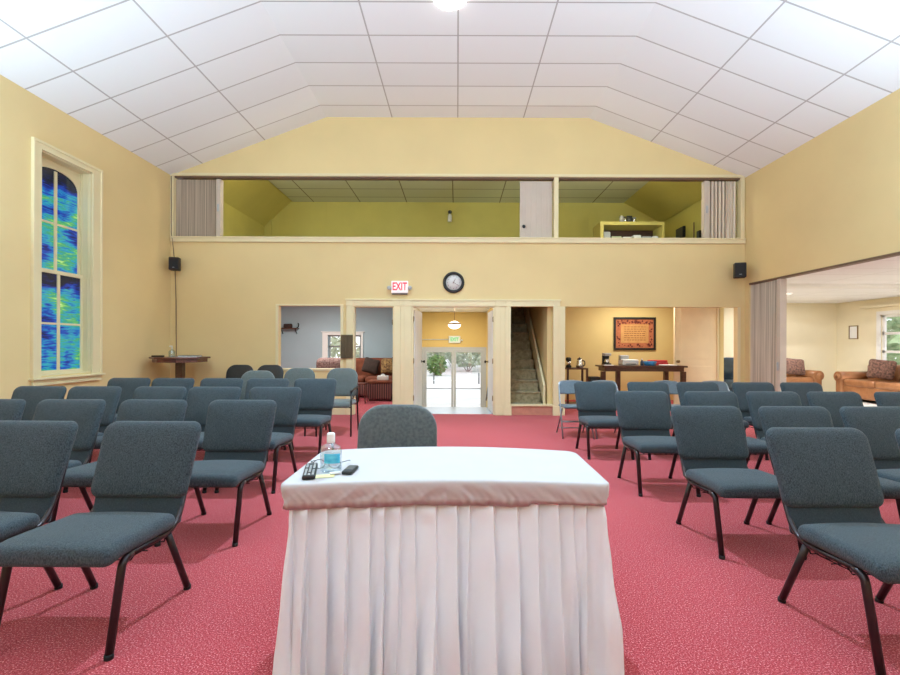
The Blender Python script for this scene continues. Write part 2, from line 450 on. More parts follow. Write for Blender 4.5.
# ------------------------------------------------------------------ the shell
YB, YT = 8.48, 8.60          # main back wall
XL, XR = -5.32, 5.34
YF = -4.2
def fx(px): return PX(px, YB)
def fz(py): return PZ(py, YB)
ZO = fz(306.3)               # top of the door openings
# floor
fl = MB()
for (a, b, c, d) in ((XL - .1, XR + .1, YF, YT), (XL, -1.17, YT, 12.5), (1.72, 5.65, YT, 10.95), (.9, 1.72, YT, 12.5)):
    fl.box(a, b, c, d, -.12, 0)
struct(fl.build('floor', CARPET))
gf = MB(); gf.box(XR + .1, 10.4, 1.4, YT, -.12, 0); gf.box(5.65, 10.4, YT, 12.5, -.12, 0); struct(gf.build('floor_lounge', mat('beige_carpet', (.40, .36, .31, 1), .95, var=.1, scale=60)))
lf = MB(); lf.box(-1.17, .9, YT, 9.56, -.12, 0.0)
struct(lf.build('floor_landing', TILE))
vf = MB()
for k in range(5):
    vf.box(-1.1, .9, 9.56 + .36 * k, 9.56 + .36 * (k + 1), -1.0, -.18 * (k + 1) + .0)
vf.box(-1.1, .9, 11.36, 14.1, -1.0, -.9)
struct(vf.build('floor_vestibule', TILE))

# ceilings (UV = tile units)
def ceil_obj(name, m, quads):
    bm = bmesh.new(); uvl = bm.loops.layers.uv.new('UVMap')
    for pts, uvs in quads:
        f = bm.faces.new([bm.verts.new(p) for p in pts])
        for l, uv in zip(f.loops, uvs): l[uvl].uv = uv
    me = bpy.data.meshes.new(name); bm.to_mesh(me); bm.free(); me.materials.append(m)
    o = bpy.data.objects.new(name, me); C.objects.link(o)
    sd = o.modifiers.new('Solid', 'SOLIDIFY'); sd.thickness = .06; sd.offset = 1
    return struct(o)
ZC, ZE, XRIDGE = 5.58, 4.49, 2.44
vY = lambda Y: (8.06 - Y) / .61
sl = math.hypot(5.33 - XRIDGE, ZC - ZE) / 1.22
dz = (ZC - ZE) / (5.33 - XRIDGE)
eL = ZC + (XL - .05 + XRIDGE) * dz; eR = ZC - (XR + .05 - XRIDGE) * dz
y0, y1 = YF, YB + .02
ceil_obj('ceiling', TILES, [
    ([(-XRIDGE, y0, ZC), (-XRIDGE, y1, ZC), (XRIDGE, y1, ZC), (XRIDGE, y0, ZC)], [(-2, vY(y0)), (-2, vY(y1)), (2, vY(y1)), (2, vY(y0))]),
    ([(XL - .05, y0, eL), (XL - .05, y1, eL), (-XRIDGE, y1, ZC), (-XRIDGE, y0, ZC)], [(sl, vY(y0)), (sl, vY(y1)), (0, vY(y1)), (0, vY(y0))]),
    ([(XRIDGE, y0, ZC), (XRIDGE, y1, ZC), (XR + .05, y1, eR), (XR + .05, y0, eR)], [(0, vY(y0)), (0, vY(y1)), (sl, vY(y1)), (sl, vY(y0))])])

# main back wall
LO = (fx(172), fx(741.5), fz(238.5), fz(177))                     # the loft opening
H_WIN = (fx(278.5), fx(340.5), fz(369), ZO); H_LD = (fx(353), fx(394), 0, ZO)
H_DD = (fx(411.5), fx(495), 0, ZO); H_ST = (fx(510.6), fx(553), 0, ZO); H_OF = (fx(565), fx(737.5), 0, ZO)
wall('wall_back', WALL, 'X', XL - .2, XR + .42, 0, 5.75, YB, YT, [LO, H_WIN, H_LD, H_DD, H_ST, H_OF])
# left wall with the stained glass window, running on past the room behind
WY0, WY1, WZ0, WZ1 = 5.82, 6.64, .885, 3.775
wall('wall_left', WALL, 'Y', YF, YB, 0, 5.75, XL - .3, XL, [(WY0, WY1, WZ0, WZ1)])
# right wall: wide opening towards the lounge
OY0, OY1, OZ = 3.6, 8.36, 2.45
wall('wall_right', WALL, 'Y', YF, YB, 0, 5.75, XR, XR + .1, [(OY0, OY1, 0, OZ)])
wall('wall_front', WALL, 'X', XL - .3, XR + .3, 0, 5.75, YF - .12, YF)
tk = MB(); tk.box(XR - .002, XR + .102, OY0, OY1, OZ - .03, OZ - .001); struct(tk.build('trim_1', TRACK))

# room behind the wall (blue grey sitting room)
wall('wall_sitting_room_back', BLUEW, 'X', XL - .3, -1.17, 0, 2.55, 12.5, 12.62, [(PX(328, 12.5), PX(361, 12.5), .85, PZ(335.5, 12.5))])
wall('wall_sitting_room_left', BLUEW, 'Y', YT, 12.5, 0, 2.55, XL - .3, XL)
wall('wall_sitting_room_right', BLUEW, 'Y', YT, 12.5, 0, 2.55, -1.185, -1.17)
# vestibule
wall('wall_vestibule_left', WHITE, 'Y', YT, 14.1, -1, 2.4, -1.17, -1.10)
wall('wall_vestibule_right', GOLDW, 'Y', YT, 14.1, -1, 2.4, .90, .96)
wall('wall_vestibule_back', GOLDW, 'X', -1.17, .96, -1, 2.4, 14.0, 14.12, [(-1.10, .90, -.9, 1.23)])
cv = MB(); cv.box(-1.17, .96, YT, 14.12, 2.3, 2.42); struct(cv.build('ceiling_vestibule', WHITE))
# stair shaft
wall('wall_stair_left', WALL, 'Y', YT, 12.7, 0, 3.2, .96, .985)
wall('wall_stair_right', WALL, 'Y', YT, 12.7, 0, 3.2, 1.70, 1.76)
wall('wall_stair_back', WALL, 'X', .96, 1.76, 0, 3.2, 12.6, 12.7)
cs = MB(); cs.box(.96, 1.76, YT, 12.7, 3.2, 3.25); struct(cs.build('ceiling_stair', WHITE))
# office
wall('wall_office_left', OFFW, 'Y', YT, 11.0, 0, 2.55, 1.76, 1.82)
wall('wall_office_back', OFFW, 'X', 1.76, 5.75, 0, 2.55, 10.9, 11.0)
wall('wall_office_right', OFFW, 'Y', YT, 10.9, 0, 2.55, 5.65, 5.75, [(8.80, 9.85, 0, 2.2)])
co = MB()
co.box(XL - .3, -1.17, YT, 12.62, 2.5, 2.56); co.box(1.76, 5.75, YT, 11.0, 2.5, 2.56)
struct(co.build('ceiling_rear_rooms', WHITE))
# lounge through the right-hand opening
wall('wall_lounge_back', SIDEW, 'X', 5.65, 10.45, 0, 2.6, 12.4, 12.5)
wall('wall_lounge_left', SIDEW, 'Y', 11.0, 12.4, 0, 2.6, 5.65, 5.75)
wall('wall_lounge_right', SIDEW, 'Y', 1.4, 12.4, 0, 2.6, 10.3, 10.42, [(9.0, 11.10, .78, 2.06)])
wall('wall_lounge_front', SIDEW, 'X', 5.44, 10.42, 0, 2.6, 1.3, 1.4)
ceil_obj('ceiling_lounge', SIDET, [([(5.44, 1.3, 2.52), (5.44, 12.5, 2.52), (10.42, 12.5, 2.52), (10.42, 1.3, 2.52)], [(0, 0), (0, 18.4), (4.1, 18.4), (4.1, 0)])])
bm_ = MB(); bm_.box(5.46, 10.3, 8.46, 8.72, 2.405, 2.52); struct(bm_.build('trim_2', WHITE))
# loft
lw = MB()
LB = 12.0
zk, zr, xk, xr = 4.39, 5.10, -5.07, -4.32
zkr, xkr, xrr = 4.56, 5.38, 4.36
loft_floor = MB(); loft_floor.box(XL - .3, XR + .3, YT, LB + .1, 2.62, 2.72); struct(loft_floor.build('floor_loft', WOOD))
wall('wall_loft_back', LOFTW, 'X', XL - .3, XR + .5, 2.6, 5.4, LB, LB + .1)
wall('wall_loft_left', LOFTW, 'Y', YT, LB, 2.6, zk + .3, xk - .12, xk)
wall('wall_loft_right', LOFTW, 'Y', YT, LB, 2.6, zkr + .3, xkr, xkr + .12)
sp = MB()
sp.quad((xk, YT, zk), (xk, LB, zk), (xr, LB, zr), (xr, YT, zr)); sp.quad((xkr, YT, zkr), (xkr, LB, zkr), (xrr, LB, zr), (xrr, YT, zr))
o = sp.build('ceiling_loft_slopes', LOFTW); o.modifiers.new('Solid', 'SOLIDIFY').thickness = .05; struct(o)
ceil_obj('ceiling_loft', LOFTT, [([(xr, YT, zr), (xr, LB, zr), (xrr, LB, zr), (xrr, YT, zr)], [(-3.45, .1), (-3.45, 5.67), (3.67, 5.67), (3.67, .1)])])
grv = MB()
for k in range(9):
    x = -4.6 + k * 1.15; grv.box(x, x + .012, LB - .006, LB - .001, 2.72, zr)
grv.box(xk + .14, xk + .2, LB - .04, LB - .001, 2.72, zk + .2)
struct(grv.build('trim_3', LOFTW))
# inner face of the loft front and the room sides above (hide nothing: the wall between)
# trims round the loft opening
t = MB()
t.box(XL + .02, XR - .02, YB - .03, YB, LO[3], LO[3] + .05)
t.box(XL + .02, XR - .02, YB - .05, YB, LO[2] - .085, LO[2])
t.box(XL + .02, XR - .02, YB - .065, YB, LO[2] - .012, LO[2] + .012)
t.box(LO[0] - .03, LO[0] + .035, YB - .03, YT, LO[2], LO[3]); t.box(LO[1] - .035, LO[1] + .03, YB - .03, YT, LO[2], LO[3])
t.box(fx(553.5), fx(558), YB - .01, YT, LO[2], LO[3])
struct(t.build('trim_4', TRIM, bevel=.004))
t = MB(); t.box(LO[0] + .035, LO[1] - .035, YB + .005, YT, LO[3] - .028, LO[3] - .001); t.box(LO[0], LO[1], YB + .04, YT - .02, LO[2] + .001, LO[2] + .012)
struct(t.build('trim_5', TRACK))
# casings of the row of doorways
t = MB()
def board(x0, x1, z0, z1, d=.025): t.box(fx(x0), fx(x1), YB - d, YB, z0, z1)
for a, b in ((346.5, 353), (394, 400.5), (404.5, 411.5), (495, 500.5), (505, 510.6), (553, 559.5)): board(a, b, 0, ZO)
for a, b in ((400.5, 404.5), (500.5, 505)): board(a, b, 0, ZO, .012)
board(346.5, 559.5, ZO, ZO + .10); board(345.5, 560.5, ZO + .10, ZO + .13, .04)
for a in (346.3, 394, 404.3, 495, 504.8, 552.8): board(a, a + 6.8, ZO, ZO + .105, .032); board(a, a + 6.8, 0, .17, .034)
struct(t.build('trim_6', TRIM, bevel=.003))
t = MB()
t.box(H_WIN[0] - .05, H_WIN[0], YB - .015, YB, H_WIN[2] - .05, ZO + .03); t.box(H_WIN[1], H_WIN[1] + .05, YB - .015, YB, H_WIN[2] - .05, ZO + .03)
t.box(H_WIN[0], H_WIN[1], YB - .015, YB, ZO, ZO + .03); t.box(H_WIN[0], H_WIN[1], YB - .02, YB, H_WIN[2] - .04, H_WIN[2])
struct(t.build('trim_7', TRIM, bevel=.003))
t = MB()
t.box(H_OF[0] - .10, H_OF[0], YB - .012, YB, 0, ZO); t.box(H_OF[1], H_OF[1] + .05, YB - .012, YB, 0, ZO)
struct(t.build('trim_8', TRIM, bevel=.003))
bb = MB()
for a, b in ((XL, H_LD[0] - .14), (H_OF[1] + .07, XR)): bb.box(a + .0, b, YB - .018, YB, 0, .12)
struct(bb.build('baseboard_back', TRIM, bevel=.003))
bb = MB(); bb.box(XL, XL + .018, YF, YB - .02, 0, .12); struct(bb.build('baseboard_left', TRIM, bevel=.003))
bb = MB(); bb.box(XR - .018, XR, YF, OY0, 0, .12); struct(bb.build('baseboard_right', TRIM, bevel=.003))

# stairs
st = MB()
for k in range(1, 15): st.box(.99, 1.62, YT + .25 * (k - 1), YT + .25 * k + .0, 0 if k == 1 else .2 * (k - 2), .2 * k - .006)
for k in range(1, 15): st.box(.99, 1.62, YT + .25 * (k - 1) - .022, YT + .25 * k, .2 * k - .03, .2 * k)
r = struct(st.build('floor_stairs', STEPC, bevel=.008))
st = MB(); st.box(H_ST[0], H_ST[1], YB + .01, YT - .025, 0, .165); struct(st.build('floor_stair_riser', mat('terracotta_board', (.52, .22, .15, 1), .7, var=.1, scale=10)))
st = MB(); st.box(H_ST[0], H_ST[1], YB - .012, YT + .03, .165, .2); struct(st.build('trim_9', TRIM, bevel=.004))
sk = MB(); sk.prism([(YT, .2), (YT, .55), (YT + 3.6, 3.43), (YT + 3.6, 3.0)], 1.625, 1.665, plane='YZ'); struct(sk.build('trim_10', TRIM))

# ------------------------------------------------------------------ stained glass window
w1 = thing('window_1', None, None, (XL, 0, 0)); struct(w1)
m_ = MB()
cz = .115
m_.box(0, .03, WY0 - cz + .01, WY0, WZ0 - .02, WZ1 + .085); m_.box(0, .03, WY1, WY1 + .155, WZ0 - .02, WZ1 + .085); m_.box(0, .03, WY0, WY1, WZ1, WZ1 + .085)
for a, b in ((WY0 - cz - .012, WY0 - cz + .022), (WY1 + .135, WY1 + .167)): m_.box(0, .045, a, b, WZ0 - .02, WZ1 + .0705)
m_.box(0, .045, WY0 - cz - .012, WY1 + .167, WZ1 + .07, WZ1 + .105)
m_.build('casing', TRIM, w1, bevel=.005)
m_ = MB(); m_.box(-.12, .075, WY0 - cz - .03, WY1 + .19, WZ0 - .045, WZ0 - .02); m_.box(0, .03, WY0 - cz, WY1 + .16, WZ0 - .10, WZ0 - .045); m_.box(0, .045, WY0 - cz, WY1 + .16, WZ0 - .12, WZ0 - .10)
m_.build('sill', TRIM, w1, bevel=.006)
m_ = MB(); m_.box(-.26, -.001, WY0 + .001, WY0 + .012, WZ0, WZ1); m_.box(-.26, -.001, WY1 - .012, WY1 - .001, WZ0, WZ1); m_.box(-.26, -.001, WY0, WY1, WZ1 - .014, WZ1 - .001); m_.box(-.26, -.001, WY0, WY1, WZ0 + .001, WZ0 + .012)
for x in (-.035, -.115): m_.box(x - .012, x, WY1 - .022, WY1 - .012, WZ0 + .012, WZ1 - .014); m_.box(x - .012, x, WY0 + .012, WY0 + .022, WZ0 + .012, WZ1 - .014)
m_.build('jamb', TRIM, w1)
ym = (WY0 + WY1) / 2
def sash(name, x0, x1, z0, z1, mz, arch):
    fr = MB(); s_ = .036
    fr.box(x0, x1, WY0 + .012, WY0 + .012 + s_, z0, z1); fr.box(x0, x1, WY1 - .012 - s_, WY1 - .012, z0, z1)
    a, b = WY0 + .012 + s_, WY1 - .012 - s_
    fr.box(x0, x1, a, b, z0, z0 + .06); 
    fr.box(x0 + .003, x1 - .003, ym - .022, ym + .022, z0 + .06, z1 - (.13 if arch else .05)); fr.box(x0 + .008, x1 - .008, a, b, mz - .014, mz + .014)
    if arch:
        pts = []
        R = (b - a) / 2
        for k in range(25):
            th = PI * k / 24; pts.append((ym - R * math.cos(th), z1 - .33 + .22 * math.sin(th) ** .75))
        fr.prism([(a, z1 + .0)] + pts + [(b, z1 + .0)], x0, x1, plane='YZ')
    else: fr.box(x0, x1, a, b, z1 - .05, z1)
    f = fr.build(name, TRIM, w1, bevel=.004)
    g = MB(); xm = (x0 + x1) / 2; g.box(xm - .004, xm + .004, a, b, z0 + .05, z1 - .04)
    g.build('stained_pane', STAINED, f)
sash('upper_sash', -.19, -.15, 2.24, WZ1, 2.93, True)
sash('lower_sash', -.145, -.105, WZ0, 2.29, 1.57, False)
bk = MB(); bk.box(-.30, -.28, WY0 - .05, WY1 + .05, WZ0 - .05, WZ1 + .05); bk.build('storm_panel', WHITE, w1)

# ------------------------------------------------------------------ other doors and windows
def leaf(name, m, x, y, rz, w, h, handle, side=1, z=0.01):
    d = thing(name, None, None, (x, y, z), rz); struct(d)
    b = MB(); b.box(0, w, -.02, .02, 0, h)
    for (za, zb) in ((.15, .85), (1.0, h - .15)):
        for s in (-1, 1): b.box(.12, w - .12, s * .02 - .004, s * .02 + .004, za, zb)
    b.build('leaf', m, d, bevel=.004)
    k = MB()
    for s in (-1, 1):
        k.lathe([(.028, 0), (.028, .006), (.01, .01), (.01, .035), (.026, .045), (.03, .06), (.022, .075), (0, .078)] if s < 0 else [(.028, 0), (.028, -.006), (.01, -.01), (.01, -.035), (.026, -.045), (.03, -.06), (.022, -.075), (0, -.078)], (w - .07, s * .02, .95), 14, 'Y')
    k.build('door_knob', handle, d)
    return d
def hinges(parent, pts, m=BRASS):
    for p in pts:
        h = MB(); h.lathe([(.009, -.05), (.009, .05)], p, 8); h.box(p[0] - .014, p[0] + .014, p[1] - .004, p[1] + .004, p[2] - .045, p[2] + .045)
        h.build('hinge', m, parent)
d = leaf('door_1', WHITE, fx(413), YT + .03, math.radians(84), .76, 1.95, BLACKM)
d = leaf('door_2', WHITE, fx(494), YT + .03, math.radians(93), .72, 1.95, BLACKM)
dj = thing('door_3', None, None, (0, 0, 0)); struct(dj)
j = MB(); j.box(H_DD[0], H_DD[0] + .03, YB, YT + .01, 0, ZO); j.box(H_DD[1] - .03, H_DD[1], YB, YT + .01, 0, ZO); j.box(H_DD[0] + .03, H_DD[1] - .03, YB, YT + .01, ZO - .02, ZO)
j.build('jamb', TRIM, dj)
hinges(dj, [(H_DD[0] + .034, YB + .02, z) for z in (.31, 1.0, 1.78)] + [(H_DD[1] - .034, YB + .02, z) for z in (.31, 1.0, 1.78)])
dj = thing('door_4', None, None, (0, 0, 0)); struct(dj)
j = MB(); j.box(H_LD[0], H_LD[0] + .025, YB, YT + .01, 0, ZO); j.box(H_LD[1] - .025, H_LD[1], YB, YT + .01, 0, ZO); j.box(H_LD[0] + .025, H_LD[1] - .025, YB, YT + .01, ZO - .02, ZO)
j.build('jamb', TRIM, dj); hinges(dj, [(H_LD[1] - .03, YB + .03, z) for z in (.31, 1.02, 1.72)], BLACKM)
d = leaf('door_5', TANDOOR, 5.63, 9.90, math.radians(180), .93, 2.25, BRASS)
cs_ = MB(); cs_.box(5.62, 5.66, 9.85, 10.02, 0, 2.3); cs_.box(5.62, 5.65, 8.72, 8.80, 0, 2.3); struct(cs_.build('trim_11', TRIM))
# glazed entrance doors
gd = thing('door_6', None, None, (0, 14.05, -.9)); struct(gd)
f = MB()
for a, b in ((-1.10, -1.0), (.80, .90)): f.box(a, b, -.04, .04, 0, 2.13)
f.box(-1.0, .8, -.04, .04, 2.05, 2.13)
f.build('door_frame', SILV, gd)
for x0, x1 in ((-1.0, -.1), (-.1, .8)):
    lf_ = MB()
    for a, b in ((x0 + .005, x0 + .07), (x1 - .07, x1 - .005)): lf_.box(a, b, -.025, .025, .01, 2.045)
    lf_.box(x0 + .07, x1 - .07, -.025, .025, .01, .16); lf_.box(x0 + .07, x1 - .07, -.025, .025, 1.97, 2.045)
    q = lf_.build('glazed_leaf', SILV, gd)
    g = MB(); g.box(x0 + .07, x1 - .07, -.004, .004, .16, 1.97); g.build('pane', GLASS, q)
    pb = MB(); pb.tube([(x0 + .08, -.03, .86), (x0 + .08, -.075, .86), (x1 - .08, -.075, .86), (x1 - .08, -.03, .86)], .014, 8, .02); pb.build('push_bar', GREYM, q)
# sitting room window
sw = thing('window_2', None, None, (0, 12.5, 0)); struct(sw)
a, b, zt = PX(328, 12.5), PX(361, 12.5), PZ(335.5, 12.5)
f = MB(); f.box(a - .15, a, -.03, 0, .75, zt + .08); f.box(b, b + .06, -.03, 0, .75, zt + .08); f.box(a, b, -.03, 0, zt, zt + .08); f.box(a - .18, b + .10, -.05, 0, zt + .08, zt + .10); f.box(a - .2, b + .13, -.06, .0, .75, .80)
f.build('casing', WHITE, sw, bevel=.004)
f = MB()
for x in (a + .02, (a + b) / 2 - .015, b - .05): f.box(x, x + .03, .05, .09, .85, zt)
for z in (.86, 1.22, zt - .04): f.box(a, b, .05, .09, z, z + .04)
f.build('sash', GREYM, sw)
g = MB(); g.box(a, b, .065, .070, .86, zt); g.build('pane', GLASS, sw)
# lounge window
lw_ = thing('window_3', None, None, (10.3, 0, 0)); struct(lw_)
f = MB(); f.box(-.03, 0, 11.10, 11.20, .72, 2.15); f.box(-.03, 0, 8.90, 9.0, .72, 2.15); f.box(-.03, 0, 9.0, 11.10, 2.06, 2.15); f.box(-.06, 0, 8.88, 11.22, .72, .78)
f.build('casing', WHITE, lw_, bevel=.004)
f = MB()
for y in (9.0, 10.02, 11.04): f.box(.03, .08, y, y + .06, .78, 2.06)
for z in (.78, 1.14, 1.58, 2.0): f.box(.03, .08, 9.0, 11.1, z, z + .06)
f.build('sash', WHITE, lw_)
g = MB(); g.box(.05, .055, 9.0, 11.1, .78, 2.06); g.build('pane', GLASS, lw_)
lk = MB(); lk.box(.005, .03, 10.55, 10.62, 1.64, 1.67); lk.box(.0, .02, 10.6, 10.63, 1.64, 1.76); lk.build('latch', DGREY, lw_)
vl = MB(); vl.box(10.16, 10.298, 8.7, 11.55, 2.24, 2.30)
tag(vl.build('curtain_pelmet', SIDEW, bevel=.01), 'cream pelmet board above the lounge window', 'pelmet')

# loft sliding panel
sd = thing('sliding_door', 'pinkish grey planked sliding panel with black knob in the loft opening', 'door', (0, YB + .085, 0))
x0, x1, z0, z1 = fx(520), fx(552.6), LO[2] + .016, LO[3] - .05
p = MB(); p.box(x0, x1, -.015, .015, z0, z1)
for k in range(5):
    xx = x0 + .11 + k * .10; p.box(xx, xx + .008, -.019, -.013, z0, z1)
p.build('panel', PINKP, sd, bevel=.002)
k = MB(); k.lathe([(.02, 0), (.02, .008), (.03, .012), (.032, .028), (.02, .036), (0, .037)], (fx(523.8), -.015, fz(225.5)), 14, 'Y'); k.build('knob', BLACK, sd)

# accordion partitions
def accordion(name, label, x0, x1, z0, z1, n, amp, rot, loc, post_at_end=True, gaps=()):
    t_ = thing(name, label, 'partition', loc, rot, 'folding accordion partitions')
    L = x1 - x0; a = MB(); rows = []
    pts = []
    for i in range(2 * n + 1):
        pts.append((x0 + L * i / (2 * n), amp * (1 if i % 2 else -1)))
    if gaps: pts = gaps
    for (x, y) in pts: rows.append((a.b.verts.new((x, y - .0, z0)), a.b.verts.new((x, y, z1))))
    for q, r_ in zip(rows, rows[1:]): a.b.faces.new((q[0], r_[0], r_[1], q[1]))
    o_ = a.build('pleated_curtain', PLEAT, t_); o_.modifiers.new('Solid', 'SOLIDIFY').thickness = .004
    xp = x1 if post_at_end else x0 - .08
    q = MB(); q.box(xp, xp + .08, -.055, .055, z0, z1); pp = q.build('lead_post', PINKP, t_, bevel=.004)
    h = MB(); h.rbox((xp + .04, -.065, (z0 + z1) / 2 - (0 if z1 - z0 < 1.5 else .25)), (.035, .02, .14), .009); h.build('handle', SILV, pp)
    return t_
zA, zB = LO[2] + .02, LO[3] - .05
accordion('accordion_partition', 'taupe ribbed accordion partition at the stained-glass end of the loft opening', fx(174.3), fx(215.5), zA, zB, 34, .022, 0, (0, YB + .06, 0))
t2 = accordion('accordion_partition', 'taupe accordion partition with open dark folds at the loft bookcase end', fx(708.5), fx(738.5), zA, zB, 11, .045, 0, (0, YB + .06, 0), False,
               [(fx(708.5) + .067 * k_ + dx_, y_) for k_ in range(5) for dx_, y_ in ((0, -.02), (.040, -.02), (.047, .09), (.060, .09))] + [(fx(708.5) + .335 + .028 * k_, -.03 + .022 * (k_ % 2)) for k_ in range(8)])
accordion('accordion_partition', 'tall pale grey accordion partition folded back in the lounge opening', 0, .72, .012, OZ - .035, 22, .026, -PI / 2, (XR + .05, OY1 - .01, 0))

# ------------------------------------------------------------------ chairs
def round_outline(w, z0, z1, rt, rb, n=8):
    o_ = []
    for (cx_, cz_, r_, a0) in ((w / 2 - rb, z0 + rb, rb, -PI / 2), (w / 2 - rt, z1 - rt, rt, 0), (-w / 2 + rt, z1 - rt, rt, PI / 2), (-w / 2 + rb, z0 + rb, rb, PI)):
        for k in range(n + 1):
            a_ = a0 + PI / 2 * k / n; o_.append((cx_ + r_ * math.cos(a_), cz_ + r_ * math.sin(a_)))
    return o_
def build_chair():
    t_ = thing('stacking_chair', '', 'chair')
    def dseat(v):
        y = v.y; u = max(0, (-y - .12) / .11)
        v = v.copy(); v.z += .010 * (1 - (v.x / .26) ** 2) * (1 if v.z > 0 else .0) - .05 * y - (.022 * u * u if v.z > -.03 else .012 * u * u)
        return v
    MB().rbox((0, -.090, .420), (.530, .46, .078), .034, dseat, 4, 7).build('seat', FABRIC, t_)
    lean = math.radians(19.5)
    Mx = Matrix.Translation((0, .226, .50)) @ Matrix.Rotation(-lean, 4, 'X')
    def dback(v):
        v = v.copy(); tz = v.z / .19
        if v.y < 0: v.y -= .010 * (1 - (v.x / .27) ** 2) * (1 - tz * tz) + .010 * max(0, -tz) 
        v.y += .018 * tz * tz - .012 * (v.x / .26) ** 2
        v.x *= 1 + .030 * tz
        return v
    MB().pad(round_outline(.522, -.205, .205, .062, .045, 8), .064, Mx @ Matrix.Translation((0, 0, .195)), .4, 0, dback, [(0, 1.0), (.35, .99), (.62, .96), (.80, .90), (.885, .80), (.935, .66), (.970, .45), (.990, .22), (1.0, 0)]).build('backrest', FABRIC, t_)
    M2 = Matrix.Translation((0, .185, .40)) @ Matrix.Rotation(-math.radians(15), 4, 'X')
    MB().rbox((0, .028, .085), (.47, .03, .23), .014, None, 3, 4, M2).build('lower_back_panel', FABRICD, t_)
    for s in (-1, 1):
        l = MB().tube([(s * .250, -.300, .012), (s * .247, -.222, .365), (s * .246, -.17, .381)], .0170, 10, .05).build('leg', FRAME, t_)
        MB().lathe([(.0175, 0), (.018, .012), (.0172, .022)], (s * .250, -.300, 0), 10).build('rubber_foot', RUBBER, l)
        l = MB().tube([(s * .247, .085, .360), (s * .250, .245, .012)], .0165, 10).build('leg', FRAME, t_)
        MB().lathe([(.0175, 0), (.018, .012), (.0172, .022)], (s * .250, .245, 0), 10).build('rubber_foot', RUBBER, l)
        MB().tube([(s * .246, -.175, .380), (s * .246, .10, .360), (s * .232, .20, .40), (s * .216, .285, .53), (s * .205, .39, .82)], .0130, 10, .06).build('side_rail', FRAME, t_)
    st_ = MB()
    st_.tube([(-.246, -.10, .366), (.246, -.10, .366)], .010, 8); st_.tube([(-.246, .10, .356), (.246, .10, .356)], .010, 8)
    st_.build('stretcher', FRAME, t_)
    rk = MB(); W = .0028
    for k in range(9): x = -.2 + .05 * k; rk.tube([(x, -.14, .335), (x, .09, .318), (x, .12, .35)], W, 5)
    for (y, z) in ((-.14, .335), (-.03, .327), (.09, .318)): rk.tube([(-.225, y, z), (.225, y, z)], W, 5)
    for s in (-1, 1):
        rk.tube([(s * .225, -.14, .335), (s * .235, -.11, .372)], W, 5); rk.tube([(s * .225, .09, .318), (s * .235, .095, .364)], W, 5)
    rk.build('book_rack', BLACKM, t_)
    return t_
CHAIR = build_chair()
first = [True]
CG = 'slate blue padded chairs in rows'
def put_chair(edge, side, Yb, zs, label):
    w_ = .533 * F / Yb; X = PX(edge + side * w_ / 2, Yb); rz = math.radians(random.uniform(-1.0, 1.0))
    ox, oy = X + math.sin(rz) * .345, Yb - .345 * math.cos(rz)     # the back top lies .345 behind the chair's origin
    if first[0]:
        first[0] = False; r_ = CHAIR; r_.location = (ox, oy, 0); r_.rotation_euler = (0, 0, rz); r_['label'] = label; r_['group'] = CG
    else: r_ = dup(CHAIR, (ox, oy, 0), rz, label, CG)
    r_.scale = (1, 1, zs)
SG, LG = 'on the stained-glass side', 'on the lounge side'
ORD = ['aisle', 'second from the aisle', 'third from the aisle', 'fourth from the aisle', 'fifth from the aisle', 'sixth from the aisle']
ROWN = ['front', 'second', 'third', 'fourth', 'back']
def row(side, rn, Yb, zs, edges):
    for k, e_ in enumerate(edges):
        seat = 'aisle seat' if k == 0 else ORD[k].replace(' from', ' seat from')
        put_chair(e_, -1 if side == SG else 1, Yb, zs, f'slate blue padded chair, {seat}, {ROWN[rn]} row {side}')
row(SG, 0, 2.54, 1.0, (202, 78.7))
row(SG, 1, 3.60, .99, (277, 188, 106, 26))
row(SG, 2, 4.65, .995, (302, 241.5, 187, 122, 67))
row(SG, 3, 5.75, 1.0, (337, 289.5, 243.5, 195, 151))
row(LG, 0, 2.435, .995, (766, 895))
row(LG, 1, 3.45, .972, (670.5, 758.5, 839.5))
row(LG, 2, 4.60, .968, (614.8, 684, 746, 807, 874.5))
row(LG, 3, 5.87, .957, (574, 627, 676.5, 732, 780))

# round-backed armchairs
def build_round(fabric, label, arms=True, group=None):
    t_ = thing('round_backed_chair', label, 'chair', group=group)
    Mx = Matrix.Translation((0, .22, .52)) @ Matrix.Rotation(-math.radians(12), 4, 'X')
    MB().pad(round_outline(.475, 0, .43, .15, .05), .07, Mx, .6, .25).build('backrest', fabric, t_)
    MB().rbox((0, -.03, .455), (.47, .46, .075), .035, lambda v: Vector((v.x, v.y, v.z - .03 * max(0, (-v.y - .12) / .11) ** 2 - .03 * v.y)), 4, 6).build('seat', fabric, t_)
    for s in (-1, 1):
        top = .64 if arms else .42
        MB().tube([(s * .245, -.22, 0), (s * .245, -.20, top)], .012, 8).build('leg', BLACKM, t_)
        MB().tube([(s * .245, .27, 0), (s * .245, .19, .45), (s * .235, .235, top + .04)], .012, 8, .05).build('leg', BLACKM, t_)
        if arms: MB().tube([(s * .245, -.215, .635), (s * .245, -.1, .65), (s * .238, .23, .665)], .017, 8, .04).build('armrest', BLACK, t_)
    b_ = MB(); b_.tube([(-.245, -.20, .41), (.245, -.20, .41)], .009, 8); b_.tube([(-.245, .18, .41), (.245, .18, .41)], .009, 8); b_.tube([(-.17, .16, .42), (-.17, .28, .53), (-.17, .34, .8)], .010, 8, .05); b_.tube([(.17, .16, .42), (.17, .28, .53), (.17, .34, .8)], .010, 8, .05)
    b_.build('frame', BLACKM, t_)
    return t_
G2 = 'grey green round-backed chairs by the back wall'
rc = build_round(SAGEF, 'grey green round-backed armchair nearest the sitting room doorway', True, G2)
rc.location = (PX(342.5, 6.95), 6.68, 0)
